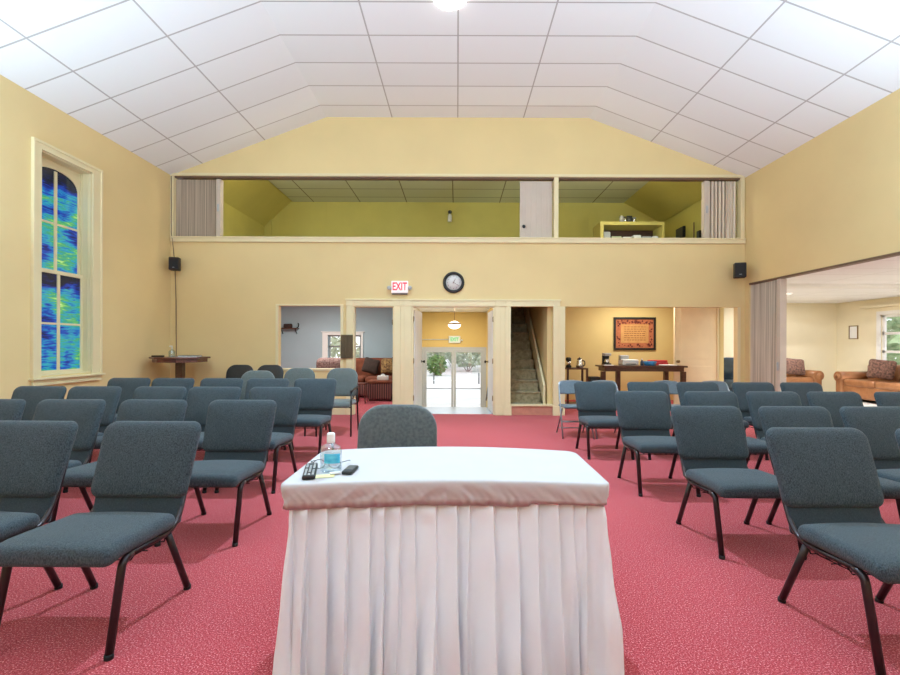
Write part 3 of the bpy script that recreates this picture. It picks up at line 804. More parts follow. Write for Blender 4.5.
dup(rc, (PX(300.5, 7.0), 6.70, 0), 0, 'grey green round-backed chair behind the aisle seat of the back row', G2)
dup(rc, (PX(259.5, 6.3), 5.98, 0), 0, 'grey green round-backed chair in front of the black vinyl chairs', G2)
cc = build_round(GREYF, 'charcoal grey round-backed chair tucked behind the white draped table', False)
cc.location = (PX(396.5, 2.68), 2.70 - .22, 0)
G3 = 'black vinyl chairs against the back wall'
bc = build_round(BLACKV, 'black vinyl round-backed chair by the back wall, nearer the corner table', False, G3)
bc.location = (PX(241, 8.0), 7.70, 0)
dup(bc, (PX(271, 8.0), 7.70, 0), 0, 'black vinyl round-backed chair by the back wall, nearer the sitting room window opening', G3)

# metal folding chairs
def build_folding():
    t_ = thing('folding_chair', 'blue grey folding chair standing beside the stair doorway, outermost of its row', 'chair', group='blue grey folding chairs behind the back row')
    fr = MB()
    fr.tube([(-.215, -.235, 0), (-.20, 0, .43), (-.19, .15, .70), (-.17, .185, .765), (0, .19, .78), (.17, .185, .765), (.19, .15, .70), (.20, 0, .43), (.215, -.235, 0)], .0115, 8, .06)
    fr.tube([(-.208, -.12, .22), (.208, -.12, .22)], .008, 6)
    fr.build('front_frame', GREYM, t_)
    for s in (-1, 1): MB().tube([(s * .185, -.06, .40), (s * .195, .25, 0)], .011, 8).build('leg', GREYM, t_)
    rr = MB(); rr.tube([(-.193, .19, .08), (.193, .19, .08)], .008, 6); rr.tube([(-.19, .10, .195), (.19, .10, .195)], .008, 6); rr.build('stretcher', GREYM, t_)
    MB().rbox((0, -.04, .43), (.39, .40, .035), .016, lambda v: Vector((v.x, v.y, v.z - .04 * v.y)), 3, 4).build('seat', GREYV, t_)
    Mx = Matrix.Translation((0, .125, .585)) @ Matrix.Rotation(-math.radians(20), 4, 'X')
    MB().pad(round_outline(.385, 0, .195, .07, .03), .03, Mx, .5, .35).build('backrest', GREYV, t_)
    return t_
fc = build_folding(); fc.location = (PX(571.5, 6.75), 6.58, 0)
FG = 'blue grey folding chairs behind the back row'
for px, lb in ((603.5, 'blue grey folding chair mostly hidden by the back row aisle chair'), (666, 'blue grey folding chair showing between two back row chairs, below the office desk'), (714, 'blue grey folding chair at the end of its row nearest the lounge')):
    dup(fc, (PX(px, 6.75), 6.58, 0), 0, lb, FG)

# ------------------------------------------------------------------ draped table
TX0, TX1, TYF, TYB, TZ = -.706, .622, 1.81, 2.42, .75
tb = thing('folding_table', 'curved white topped table hidden under the white tablecloth', 'table', ((TX0 + TX1) / 2, 2.15, 0))
m_ = MB()
def outline(off=0.0, n=60):
    """counter-clockwise from the back-left corner along left side, front, right side, back; offset outwards"""
    front = lambda x: TYF + .024 * (x - TX0) / (TX1 - TX0) + .058 * (1 - ((x - (TX0 + TX1) / 2) / ((TX1 - TX0) / 2)) ** 2)
    back = lambda x: TYB - .02 + .11 * (1 - ((x - (TX0 + TX1) / 2) / ((TX1 - TX0) / 2)) ** 2)
    x0, x1 = TX0, TX1; pts = []
    rf, rb = .035, .075
    def arc(cx_, cy_, r_, a0, a1, k=6): return [(cx_ + r_ * math.cos(a0 + (a1 - a0) * i / k), cy_ + r_ * math.sin(a0 + (a1 - a0) * i / k)) for i in range(k + 1)]
    pts += arc(x0 + rb, back(x0 + rb) - rb, rb, PI / 2, PI)
    pts += [(x0, back(x0) - rb - (back(x0) - rb - front(x0) - rf) * i / 10) for i in range(1, 10)]
    pts += arc(x0 + rf, front(x0 + rf) + rf, rf, PI, 1.5 * PI)
    pts += [(x0 + rf + (x1 - x0 - 2 * rf) * i / n, front(x0 + rf + (x1 - x0 - 2 * rf) * i / n)) for i in range(1, n)]
    pts += arc(x1 - rf, front(x1 - rf) + rf, rf, -PI / 2, 0)
    pts += [(x1, front(x1) + rf + (back(x1) - rb - front(x1) - rf) * i / 10) for i in range(1, 10)]
    pts += arc(x1 - rb, back(x1 - rb) - rb, rb, 0, PI / 2)
    pts += [(x1 - rb - (x1 - x0 - 2 * rb) * i / 24, back(x1 - rb - (x1 - x0 - 2 * rb) * i / 24)) for i in range(1, 24)]
    P = [Vector((p[0], p[1])) for p in pts]
    if off:
        Q = []
        for i, p in enumerate(P):
            tt = (P[(i + 1) % len(P)] - P[i - 1]).normalized(); Q.append(p + Vector((tt.y, -tt.x)) * off)
        P = Q
    return P
cxm = (TX0 + TX1) / 2
top = MB(); top.prism([(p.x - cxm, p.y - 2.15) for p in outline(-.02)], .705, .741, plane='XY'); top.build('tabletop', WHITE, tb)
for sx in (-1, 1):
    for yy in (1.93 - 2.15, 2.30 - 2.15): MB().tube([(sx * .594, yy, 0), (sx * .594, yy, .705)], .016, 8).build('leg', GREYM, tb)
tcv = thing('tablecloth', 'white satin tablecloth with pleated skirt on the table beside the aisle', 'tablecloth', (0, 0, 0))
def smooth_noise(seed):
    rnd = random.Random(seed); ph = [rnd.uniform(0, 6.28) for _ in range(6)]; fr_ = [rnd.uniform(.6, 1.5) for _ in range(6)]
    return lambda x: sum(math.sin(x * (k + 1) * fr_[k] + ph[k]) / (k + 1) for k in range(6)) / 2
nz1, nz2, nz3 = smooth_noise(1), smooth_noise(2), smooth_noise(3)
# top cover: flat top, rounded lip, gathered band
cov = MB(); rings = []
P0 = outline(0, 200); N = len(P0)
slen = [0]
for i in range(1, N): slen.append(slen[-1] + (P0[i] - P0[i - 1]).length)
nrm = []
for i in range(N):
    tt = (P0[(i + 1) % N] - P0[i - 1]).normalized(); nrm.append(Vector((tt.y, -tt.x)))
hem = lambda i: .643 + .012 * (1 if P0[i].x > .3 else 0) + .004 * nz1(slen[i] * 9)
for (off, z, wr) in ((-.030, TZ, 0), (-.012, TZ - .0005, 0), (-.004, TZ - .002, 0), (.001, TZ - .006, 0), (.003, TZ - .014, .1), (.003, TZ - .025, .3), (.002, TZ - .036, .6), (.0, TZ - .047, .9), (-.002, TZ - .058, 1.1), (-.004, TZ - .068, 1.2), (-.006, TZ - .078, 1.2), (-.008, None, 1.0), (-.013, None, .4)):
    ring = []
    for i in range(N):
        zz = z if z is not None else hem(i) - (0 if off > -.01 else -.004)
        # slanting gathers
        w_ = .0050 * wr * (nz2((slen[i] + (TZ - zz) * 1.4 * (1 if P0[i].x < cxm else -1)) * 34) + .6 * nz3(slen[i] * 70 + zz * 60))
        p_ = P0[i] + nrm[i] * (off + w_); ring.append(cov.b.verts.new((p_.x, p_.y, zz)))
    rings.append(ring)
for a, b in zip(rings, rings[1:]):
    for k in range(N):
        f = cov.b.faces.new((a[k], a[(k + 1) % N], b[(k + 1) % N], b[k])); f.smooth = True
cov.b.faces.new(rings[0])
o = cov.build('top_cover', COVER, tcv); o.modifiers.new('Solid', 'SOLIDIFY').thickness = .0015
# pleated skirt round front and sides
sk = MB(); P1 = outline(-.010, 420)
i0 = 7; i1 = max(i for i, p in enumerate(P1) if p.x > TX1 - .02 and p.y < TYB - .12)
Q = []
acc = 0
path = P1[i0:i1 + 1]
dense = []
for a, b in zip(path, path[1:]):
    L = (b - a).length; k = max(1, int(L / .0028))
    for j_ in range(k): dense.append(a + (b - a) * j_ / k)
dense.append(path[-1])
sl_ = [0]
for a, b in zip(dense, dense[1:]): sl_.append(sl_[-1] + (b - a).length)
total = sl_[-1]; rnd = random.Random(11)
edges = [0]
while edges[-1] < total: edges.append(edges[-1] + rnd.uniform(.052, .100))
depth = [rnd.uniform(.7, 1.5) for _ in edges]; lean_ = [rnd.uniform(-.026, .030) for _ in edges]; wob = [rnd.uniform(0, 6.28) for _ in edges]; bul = [rnd.uniform(.2, 1) for _ in edges]
import bisect
NZ = 44; rows = []
for r_ in range(NZ + 1):
    tz = r_ / NZ; z = .650 - (.650 - .002) * tz; ring = []
    for i, p in enumerate(dense):
        s_ = sl_[i]
        k = max(0, bisect.bisect_right(edges, s_) - 1)
        # folds lean a little on the way down
        sh = s_ - lean_[k] * tz * math.sin(PI * min(1, (s_ - edges[k]) / .08))
        k = max(0, min(len(edges) - 2, bisect.bisect_right(edges, sh) - 1)); w_ = edges[k + 1] - edges[k]
        u = (sh - edges[k]) / w_
        A = (.020 + .026 * min(1, tz * 1.4)) * depth[k]
        fold = (u / .78 if u < .78 else (1 - u) / .22); over = fold
        fold = fold ** 1.3 if u < .78 else fold
        soft = .016 * tz * math.sin(2 * PI * u + wob[k] + 5 * tz) * bul[k] + .004 * math.sin(9 * tz + wob[k]) * math.sin(PI * u) * min(1, tz * 3)
        hump = .015 * bul[k] * math.exp(-((tz - .06) / .05) ** 2) * math.sin(PI * u)
        off = -.034 + A * fold + soft + hump + .012 * max(0, tz - .85) / .15 * nz1(s_ * 22)
        a_ = dense[max(0, i - 3)]; b_ = dense[min(len(dense) - 1, i + 3)]; tt = (b_ - a_).normalized()
        q = p + Vector((tt.y, -tt.x)) * (off + tz * (.002 + abs(tt.x) * (.066 + .07 * max(0, 1 - ((p.x - cxm) / .655) ** 2))))
        tang = .006 * tz * math.sin(wob[k] + 7 * tz)
        q += tt * (tang * math.sin(PI * u) + over * w_ * (.16 + .12 * tz))
        ring.append(sk.b.verts.new((q.x, q.y, z)))
    rows.append(ring)
for a, b in zip(rows, rows[1:]):
    for k in range(len(a) - 1):
        f = sk.b.faces.new((a[k], a[k + 1], b[k + 1], b[k])); f.smooth = True
sk.build('pleated_skirt', CLOTH, tcv)

# things on the table
sb = thing('sanitizer_bottle', 'clear hand sanitizer bottle with aqua label on the white table', 'bottle', (PX(331, 1.99), 1.995, TZ + .001), math.radians(-8)); sb.scale = (1.25, 1.15, .95)
prof = [(0, 0), (.034, 0), (.038, .006), (.039, .03), (.039, .10), (.034, .118), (.018, .128), (.015, .132), (.015, .136)]
MB().lathe(prof, n=28, sx=1, sy=.62).build('body', CLEARP, sb)
MB().lathe([(.0, .003), (.031, .003), (.034, .01), (.034, .085), (0, .086)], n=24, sx=1, sy=.58).build('gel', glass_mat('gel', (.92, .97, .985, 1), .08), sb)
MB().lathe([(.0135, .134), (.0145, .137), (.0140, .172), (.0125, .178), (0, .179)], n=20).build('cap', PAPER, sb)
lb_ = MB()
arcp = [(.0395 * math.cos(a), .0245 * math.sin(a) * 1.02) for a in [PI * (1.38 + .50 * k / 12) for k in range(13)]]
for (a, b) in zip(arcp, arcp[1:]): lb_.quad((a[0], a[1] - .0008, .045), (b[0], b[1] - .0008, .045), (b[0], b[1] - .0008, .088), (a[0], a[1] - .0008, .088))
lb_.build('front_label', AQUA, sb)
rm = thing('remote_control', 'black remote control with grey keys at the corner of the white table', 'remote', ((-.662 -.600) / 2, 1.972, TZ + .001), math.radians(14))
MB().rbox((0, 0, .009), (.052, .21, .018), .006).build('case', BLACK, rm)
kb = MB()
for i in range(3):
    for j_ in range(9):
        if (i + j_ * 2) % 7 == 3: continue
        kb.rbox(((i - 1) * .015, -.085 + j_ * .020, .0185), (.010, .010 if j_ % 3 else .014, .004), .0015, None, 1, 1)
kb.build('keys', SILV, rm)
ph = thing('small_phone', 'small black and grey handset lying on the white table', 'phone', (-.464, 1.995, TZ + .001), math.radians(-4))
MB().rbox((0, 0, .008), (.046, .105, .016), .006).build('case', BLACK, ph)
MB().rbox((0, .004, .0165), (.036, .075, .004), .0015).build('face', DGREY, ph)
pn = MB(); pn.box(-.045, .045, -.024, .024, 0, .0012)
tag(pn.build('paper_note', YELP, None, (-.560, 1.925, TZ + .0012)), 'pale yellow paper note beside the sanitizer bottle', 'paper').rotation_euler = (0, 0, .22)
pn = MB(); pn.rbox((0, 0, .004), (.045, .022, .008), .003)
tag(pn.build('folded_card', PAPER, None, (-.520, 1.955, TZ + .0035)), 'small folded white card lying on the yellow note', 'card').rotation_euler = (0, .0, .5)
eg = thing('eyeglasses', 'thin framed eyeglasses lying behind the sanitizer bottle', 'glasses', (-.580, 2.045, TZ + .001), math.radians(183))
g_ = MB()
for s in (-1, 1): g_.tube([(s * .034 + .026 * math.cos(a), 0, .021 + .020 * math.sin(a)) for a in [2 * PI * k / 16 for k in range(16)]], .0016, 6, closed=True)
g_.tube([(-.008, 0, .026), (0, 0, .029), (.008, 0, .026)], .0016, 6)
g_.build('rim', DGREY, eg)
for s in (-1, 1):
    MB().tube([(s * .060, 0, .028), (s * .075, -.01, .028), (s * .082, -.10, .012), (s * .08, -.125, .002)], .0017, 6, .01).build('temple', DGREY, eg)

# ------------------------------------------------------------------ corner table and what stands on it
ct = thing('pedestal_table', 'tall dark mahogany pedestal table in the corner', 'table', (-4.80, 7.93, 0)); ct.scale = (1, 1, .968)
oc = [(.465 * math.cos(PI / 8 + k * PI / 4), .465 * math.sin(PI / 8 + k * PI / 4)) for k in range(8)]
MB().prism(oc, 1.085, 1.115, plane='XY').build('tabletop', MAHOG, ct, bevel=.006)
MB().prism([(x * .9, y * .9) for x, y in oc], 1.02, 1.085, plane='XY').build('apron', MAHOG, ct)
MB().box(-.056, .056, -.056, .056, .06, 1.02).build('pedestal', WOOD, ct, bevel=.006)
q = MB(); q.box(-.33, .33, -.05, .05, 0, .06); q.box(-.05, .05, -.33, .33, 0, .06); q.build('foot', WOOD, ct, bevel=.008)
b2 = thing('pump_bottle', 'small clear pump bottle on the corner pedestal table', 'bottle', (PX(172, 7.8), 7.8, 1.0805))
MB().lathe([(0, 0), (.045, 0), (.05, .01), (.05, .09), (.03, .115), (.018, .12), (.018, .13)], n=18).build('body', glass_mat('clear_bluish', (.75, .86, .92, 1), .25, .1), b2)
MB().tube([(0, 0, .13), (0, 0, .185), (-.035, -.015, .18)], .010, 8).build('pump', PAPER, b2)
q = MB(); q.rbox((0, 0, .012), (.17, .09, .024), .006)
tag(q.build('black_case', BLACK, None, (PX(158, 7.8), 7.8, 1.0805)), 'flat black case on the wall end of the corner pedestal table', 'case')
bkk = thing('closed_book', 'dark closed book on the corner pedestal table', 'book', (PX(190, 7.85), 7.85, 1.0805), .1)
q = MB(); q.box(-.155, .155, -.10, .10, 0, .004); q.box(-.155, .155, -.10, .10, .022, .026); q.box(-.155, .155, .096, .10, .004, .022); q.build('cover', mat('dark_book_cloth', (.03, .018, .015, 1), .85), bkk)
MB().box(-.15, .15, -.095, .095, .004, .022).build('pages', PAPER, bkk)

# ------------------------------------------------------------------ on the walls
def speaker(name, label, loc, rz, br, sc_=1):
    t_ = thing(name, label, 'speaker', loc, rz, 'black wall speakers'); t_.scale = (sc_,) * 3
    MB().rbox((0, 0, 0), (.19, .16, .27), .022).build('cabinet', BLACK, t_)
    MB().rbox((0, -.082, .008), (.165, .012, .215), .005).build('grille', mat('speaker_grille', (.02, .02, .022, 1), .9, bump=.6, bscale=600, var=.3, scale=600), t_)
    MB().box(-.02, .02, -.0905, -.0885, -.085, -.075).build('badge', SILV, t_)
    MB().tube([(0, .075, 0), br], .016, 8).build('bracket', BLACKM, t_)
speaker('wall_speaker', 'small black wall speaker above the corner pedestal table', (PX(174.5, 8.3), 8.3, PZ(265, 8.3)), math.radians(14), (-.02, .19, 0), .88)
speaker('wall_speaker', 'small black wall speaker beside the tall lounge partition', (PX(739.5, 8.25), 8.25, PZ(269.5, 8.25)), math.radians(-22), (.06, .20, 0))
cb = MB(); cb.tube([(PX(170.5, 8.44), 8.445, PZ(177, 8.44)), (PX(170.8, 8.44), 8.445, PZ(235, 8.44)), (PX(173, 8.43), 8.405, PZ(242, 8.4)), (PX(173.5, 8.4), 8.41, PZ(258, 8.4))], .007, 6, .05)
CBL = mat('brown_cable', (.20, .13, .075, 1), .5)
tag(cb.build('speaker_cable', CBL), 'thin brown cable running down from the loft frame into the corner speaker', 'cable')
cb = MB(); cb.tube([(PX(174.5, 8.44), 8.45, PZ(272, 8.44)), (PX(175.5, 8.44), 8.45, PZ(300, 8.44)), (PX(176, 8.44), 8.45, PZ(356, 8.44)), (PX(176.5, 8.44), 8.45, .1)], .008, 6, .05)
tag(cb.build('wall_cable', CBL), 'thin brown cable running down the corner from speaker to pedestal table', 'cable')
# EXIT sign
ex = thing('exit_sign', 'white EXIT sign with red letters and two emergency lamp heads', 'sign', (fx(399.8), YB - .001, fz(288)))
MB().rbox((0, -.03, .01), (.31, .056, .225), .012).build('housing', SIGNW, ex)
text('EXIT', .20, SIGNR, ex, 'lettering', (0, -.0590, .012), sx=.66, bold=.0045)
MB().rbox((0, -.03, -.115), (.285, .062, .028), .008).build('lamp_bar', mat('brown_grey_plastic', (.16, .13, .11, 1), .5), ex)
for s in (-1, 1):
    q = MB(); q.lathe([(.02, -.03), (.035, -.01), (.038, .03), (.034, .035), (0, .03)], (s * .19, -.05, -.01), 14, 'Y'); q.tube([(s * .14, -.03, -.03), (s * .19, -.04, -.01)], .01, 6); q.build('lamp_head', SILV, ex)
# clock
ck = thing('wall_clock', 'round wall clock with black rim and pale dial', 'clock', (fx(453.4), YB - .001, fz(282.6)))
MB().lathe([(.15, 0), (.195, .0), (.199, .02), (.19, .04), (.165, .045), (.146, .03), (.146, .018)], n=48, axis='Y', caps=False).build('rim', BLACK, ck)
MB().lathe([(0, .0), (.150, .0), (.150, .016), (0, .0165)], n=40, axis='Y').build('dial', DIAL, ck)
for k in range(1, 13):
    a_ = PI / 2 - k * PI / 6; text(str(k), .034, DIALINK, ck, 'numeral', (.112 * math.cos(a_), -.0175, .112 * math.sin(a_)), depth=.0006)
def hand(L, a_, w, y):
    q = MB(); q.box(-w, w, -.0012, .0012, -.02, L, Matrix.Translation((0, y, 0)) @ Matrix.Rotation(a_, 4, 'Y')); q.build('hand', DIALINK, ck)
hand(.075, math.radians(26), .005, -.022); hand(.10, math.radians(122), .0035, -.025)
bp_ = MB(); bp_.box(fx(341.5), fx(353.2), YB - .05, YB - .0255, fz(358.6), fz(335.2))
for k in range(5): bp_.box(fx(341.5) + .02 + k * .042, fx(341.5) + .045 + k * .042, YB - .054, YB - .05, fz(357.5), fz(336.2))
tag(bp_.build('wall_plaque', BROWNP, bevel=.003), 'dark brown panel fixed across the post beside the sitting room doorway', 'panel')

# ceiling lamp
LC = (.73, 1.05, 1.30)
def ceiling_lamp(x, y, label, power, z=ZC):
    t_ = thing('ceiling_light', label, 'light', (x, y, z))
    MB().lathe([(0, -.001), (.24, -.001), (.245, -.015), (.235, -.03), (0, -.03)], n=36).build('base_ring', WHITE, t_)
    MB().lathe([(.215, -.03), (.205, -.06), (.16, -.09), (.09, -.107), (0, -.112)], n=36).build('diffuser', LAMPG, t_)
    l = bpy.data.lights.new('lamp', 'SPOT'); l.energy = power; l.shadow_soft_size = .08; l.color = LC; l.spot_size = math.radians(158); l.spot_blend = .85
    lo = bpy.data.objects.new('lamp_light', l); C.objects.link(lo); lo.location = (x, y, z - .14); lo.rotation_euler = (-math.radians(25), 0, 0)
    return t_
ceiling_lamp(-.10, 5.56, 'bright round flush ceiling lamp over the middle of the hall', 1200)
def point(name, loc, e, col, r):
    l = bpy.data.lights.new(name, 'POINT'); l.energy = e; l.color = col; l.shadow_soft_size = r
    o_ = bpy.data.objects.new(name, l); C.objects.link(o_); o_.location = loc; return o_
def area(name, loc, e, col, sx, sy, rot=(0, 0, 0)):
    l = bpy.data.lights.new(name, 'AREA'); l.energy = e; l.color = col; l.shape = 'RECTANGLE'; l.size = sx; l.size_y = sy
    o_ = bpy.data.objects.new(name, l); C.objects.link(o_); o_.location = loc; o_.rotation_euler = rot; return o_
# unseen fill lights added round the camera
def spot(name, loc, e, col, r, deg, blend):
    l = bpy.data.lights.new(name, 'SPOT'); l.energy = e; l.color = col; l.shadow_soft_size = r; l.spot_size = math.radians(deg); l.spot_blend = blend
    o_ = bpy.data.objects.new(name, l); C.objects.link(o_); o_.location = loc; return o_
for x in (-2.7, 2.7):
    point('hall_fill', (x, 2.4, 4.3), 22, LC, .3); point('hall_fill', (x, -1.6, 3.4), 84, LC, .4)  # unseen point lights added to fill the hall
for x in (-4.7, 4.7): area('wall_fill', (x, 3.1, 2.1), 150, (.71, 1.04, 1.30), 1.0, .4, (PI, (-.40 if x > 0 else .40), 0))  # unseen area lights added at the sides to brighten the ceiling
area('rear_fill', (0, -.2, 2.6), 270, (.71, 1.04, 1.30), 3.0, 1.0, (PI - .22, 0, 0))  # unseen area light added behind the camera to lift the ceiling
# rear rooms
area('sitting_room_fill', (-3.2, 10.4, 2.45), 95, (1, .99, .94), 1.0, 1.0)  # area light added to brighten the sitting room
area('office_lamp', (4.0, 9.9, 2.46), 44, (.98, .94, .80), 1.0, .35)
area('vestibule_lamp', (-.1, 12.0, 2.27), 74, (1, .95, .86), .8, 1.6)
for y in (4.5, 7.2, 10.6): area('lounge_lamp', (7.9, y, 2.46), 590, (.95, .97, 1.0), 1.2, .5)
for x in (-3.4, 0, 3.4):
    point('loft_fill', (x, 8.85, 4.62), 25 if x else 12, (1, .98, .76), .1); point('loft_fill', (x * .9, 8.95, 3.15), 17 if x else 9, (1, .98, .76), .1)  # hidden point lights added to brighten the loft

# lounge ceiling fixture
lx = thing('ceiling_light', 'long pale fluorescent ceiling light in the lounge', 'light', (6.80, 10.15, 2.518))
MB().box(-.65, .65, -.1, .1, -.03, 0).build('housing', WHITE, lx)
MB().rbox((0, 0, -.045), (1.22, .15, .03), .012).build('diffuser', TUBEG, lx)

# ------------------------------------------------------------------ vestibule
pl = thing('pendant_lamp', 'bowl pendant lamp hanging over the entrance steps', 'lamp', (PX(454.4, 11.2), 11.2, 2.3))
zb = PZ(324.5, 11.2) - 2.3
MB().lathe([(0, 0), (.06, 0), (.055, -.02), (.02, -.035), (.0, -.035)], n=18).build('canopy', BRASS, pl)
MB().tube([(0, 0, -.03), (0, 0, zb + .10)], .008, 8).build('rod', BRASS, pl)
MB().lathe([(.155, zb), (.165, zb + .012), (.165, zb + .03), (.12, zb + .045), (.03, zb + .085), (0, zb + .09)], n=28).build('rim', BRASS, pl)
MB().lathe([(.158, zb), (.15, zb - .045), (.11, zb - .085), (.05, zb - .11), (0, zb - .115)], n=28).build('glass_bowl', LAMPW, pl)
MB().lathe([(.0, zb - .112), (.015, zb - .118), (.012, zb - .135), (0, zb - .145)], n=10).build('finial', BRASS, pl)
SIGNW2 = mat('sign_white_unlit', (.62, .64, .58, 1), .5)
es = thing('exit_sign', 'small white sign with green EXIT letters above the glass entrance doors', 'sign', (PX(454.5, 13.9), 13.998, PZ(339.5, 13.9)))
MB().rbox((0, -.03, 0), (.36, .055, .22), .01).build('housing', SIGNW2, es)
text('EXIT', .155, SIGNG, es, 'lettering', (0, -.0585, 0), sx=.8, bold=.005)
q = MB(); q.tube([(-.18, -.02, 0), (-.98, -.02, .0)], .014, 8); q.tube([(.18, -.03, -.02), (.25, -.05, -.02)], .025, 8); q.build('conduit', SIGNW2, es)
hr = thing('handrail', 'brown handrail sloping down the entrance steps', 'handrail', (0, 0, 0))
MB().tube([(.78, 10.1, .87), (.78, 10.3, .83), (.78, 12.0, -.10), (.78, 12.1, -.16)], .022, 8, .06).build('rail', WOOD, hr)
for y, z in ((10.5, .70), (11.85, -.04)): MB().tube([(.78, y, z - .0), (.80, y, z - .05), (.897, y, z - .05)], .009, 6).build('bracket', BRASS, hr)
sc = thing('wall_sconce', 'small glowing wall lamp beside the entrance passage', 'lamp', (-1.098, 12.2, PZ(327, 12.2)))
MB().box(0, .015, -.05, .05, -.08, .08).build('back_plate', BRASS, sc)
MB().lathe([(0, -.07), (.05, -.06), (.065, 0), (.05, .06), (0, .07)], (.075, 0, 0), 16).build('globe', LAMPW, sc)

# ------------------------------------------------------------------ sitting room
def cushion(name, label, cat, m, loc, size, rot, group=None):
    def puff(v):
        u, w = v.x / (size[0] / 2), v.z / (size[2] / 2); k = .35 + .65 * math.sqrt(max(0, (1 - u * u * .96) * (1 - w * w * .96)))
        return Vector((v.x * (1 - .06 * (1 - w * w)), v.y * k, v.z * (1 - .06 * (1 - u * u))))
    o_ = MB().rbox((0, 0, 0), size, size[1] * .45, puff, 3, 6).build(name, m); o_.location = loc; o_.rotation_euler = rot
    return tag(o_, label, cat, group)
YS = 11.35
so = thing('sofa', 'rust velvet sofa seen through the sitting room doorway', 'sofa', (0, 0, 0))
xa, xb = PX(352, 11.6) - .3, PX(394, 11.6) + .05
MB().rbox(((xa + xb) / 2, 11.95, .62), (xb - xa, .25, .66), .07).build('backrest', RUST, so)
MB().rbox(((xa + xb) / 2, 11.55, .20), (xb - xa, .85, .32), .04).build('base', STRIPE, so)
for k in range(2):
    w_ = (xb - xa) / 2 - .02; MB().rbox((xa + w_ / 2 + .01 + k * (w_ + .02), 11.50, .43), (w_, .72, .16), .06).build('seat_cushion', RUST, so)
cushion('throw_cushion', 'dark brown cushion on the rust velvet sofa', 'cushion', DARKC, (PX(371, 11.6), 11.60, .76), (.42, .16, .40), (-.25, .25, 0))
cushion('throw_cushion', 'gold floral cushion on the rust velvet sofa', 'cushion', FLORAL, (PX(388, 11.6), 11.60, .76), (.36, .16, .40), (-.25, 0, 0))
ot = thing('ottoman', 'striped box ottoman in front of the rust velvet sofa', 'ottoman', (PX(381, 10.6), 10.65, 0))
MB().rbox((0, 0, .23), (.56, .40, .36), .03).build('body', STRIPE, ot); MB().rbox((0, 0, .44), (.58, .42, .07), .03).build('cushion_top', RUST, ot)
for sx in (-.24, .24):
    for sy in (-.16, .16): MB().lathe([(.02, 0), (.028, .05)], (sx, sy, 0), 10).build('leg', WOOD, ot)
tp = thing('tissue_box', 'white tissue box on the striped ottoman', 'box', (PX(383, 10.6), 10.6, .478))
MB().rbox((0, 0, .05), (.25, .13, .10), .01).build('carton', PAPER, tp); MB().pad([(.05 * math.cos(a), .03 * math.sin(a)) for a in [2 * PI * k / 10 for k in range(10)]], .02, Matrix.Translation((0, 0, .115))).build('tissue', PAPER, tp)
sdt = thing('small_side_table', 'small dark wooden table with curved legs beside the striped ottoman', 'table', (PX(362, 10.2), 10.2, 0))
MB().rbox((0, 0, .43), (.22, .30, .03), .01).build('tabletop', MAHOG, sdt)
for sx in (-1, 1):
    for sy in (-1, 1): MB().tube([(sx * .09, sy * .12, .42), (sx * .075, sy * .11, .28), (sx * .08, sy * .11, .14), (sx * .11, sy * .14, .0)], [.018, .014, .012, .014], 8).build('leg', MAHOG, sdt)
ac = thing('armchair', 'rose tweed armchair in front of the sitting room window', 'armchair', (PX(331.5, 10.4), 10.4, 0))
MB().rbox((0, .25, .58), (.84, .24, .82), .13).build('backrest', TWEED, ac)
MB().rbox((0, -.05, .22), (.80, .70, .36), .05).build('base', TWEED, ac); MB().rbox((0, -.1, .45), (.56, .60, .14), .05).build('seat_cushion', TWEED, ac)
for s in (-1, 1): MB().rbox((s * .36, -.06, .42), (.16, .66, .44), .07).build('arm', TWEED, ac)
sh = thing('wall_shelf', 'small scrolled wall shelf on the blue grey wall', 'shelf', (PX(289, 12.4), 12.498, PZ(329, 12.4)))
MB().box(-.26, .24, -.18, 0, -.015, .015).build('board', WOOD, sh)
for s in (-.2, .18): MB().tube([(s, -.005, -.14), (s, -.06, -.10), (s, -.14, -.02)], .012, 6, .05).build('bracket', BLACKM, sh)
MB().tube([(.2, -.09, .015), (.25, -.09, .04), (.26, -.09, .12), (.235, -.09, .15)], .014, 8, .04).build('scroll', BLACKM, sh)
q = MB(); q.rbox((0, 0, .055), (.22, .12, .11), .03); tag(q.build('basket', DARKC, None, (PX(288, 12.4), 12.40, PZ(329, 12.4) + .016)), 'dark lump of a basket on the sitting room wall shelf', 'basket')

# ------------------------------------------------------------------ office
YD = 9.45
dk = thing('desk', 'long dark wooden desk in the office opening', 'desk', (0, 0, 0))
xa, xb, zt = PX(602.5, YD), PX(688, YD), PZ(365.2, YD)
MB().box(xa, xb, YD, YD + .50, zt - .035, zt).build('desktop', WOOD, dk, bevel=.005)
MB().box(xa + .06, xb - .06, YD + .04, YD + .46, zt - .12, zt - .035).build('apron', WOOD, dk)
for x, y in ((PX(604, YD), YD + .05), (PX(684.5, YD), YD + .05), (PX(618, YD + .42), YD + .42), (PX(666, YD + .42), YD + .42)):
    MB().box(x - .045, x + .045, y - .04, y + .04, 0, zt - .12).build('leg', WOOD, dk, bevel=.004)
zt += .001
pr = thing('printer', 'white and silver printer on the office desk', 'printer', (PX(629, YD + .3), YD + .34, zt))
MB().rbox((0, 0, .06), (.34, .28, .12), .02).build('body', PAPER, pr); MB().rbox((-.08, .05, .15), (.18, .14, .12), .02).build('scanner', SILV, pr); MB().box(-.1, .1, -.16, -.12, .02, .035).build('tray', DGREY, pr)
def simple_box(name, label, cat, m, px, sx, sy, sz, y=YD + .25, group=None, z=None):
    q = MB(); q.rbox((0, 0, sz / 2), (sx, sy, sz), .008); return tag(q.build(name, m, None, (PX(px, y), y, zt if z is None else z)), label, cat, group)
fd = thing('red_binder', 'flat red box lying on the office desk', 'box', (PX(656, YD + .42), YD + .42, zt))
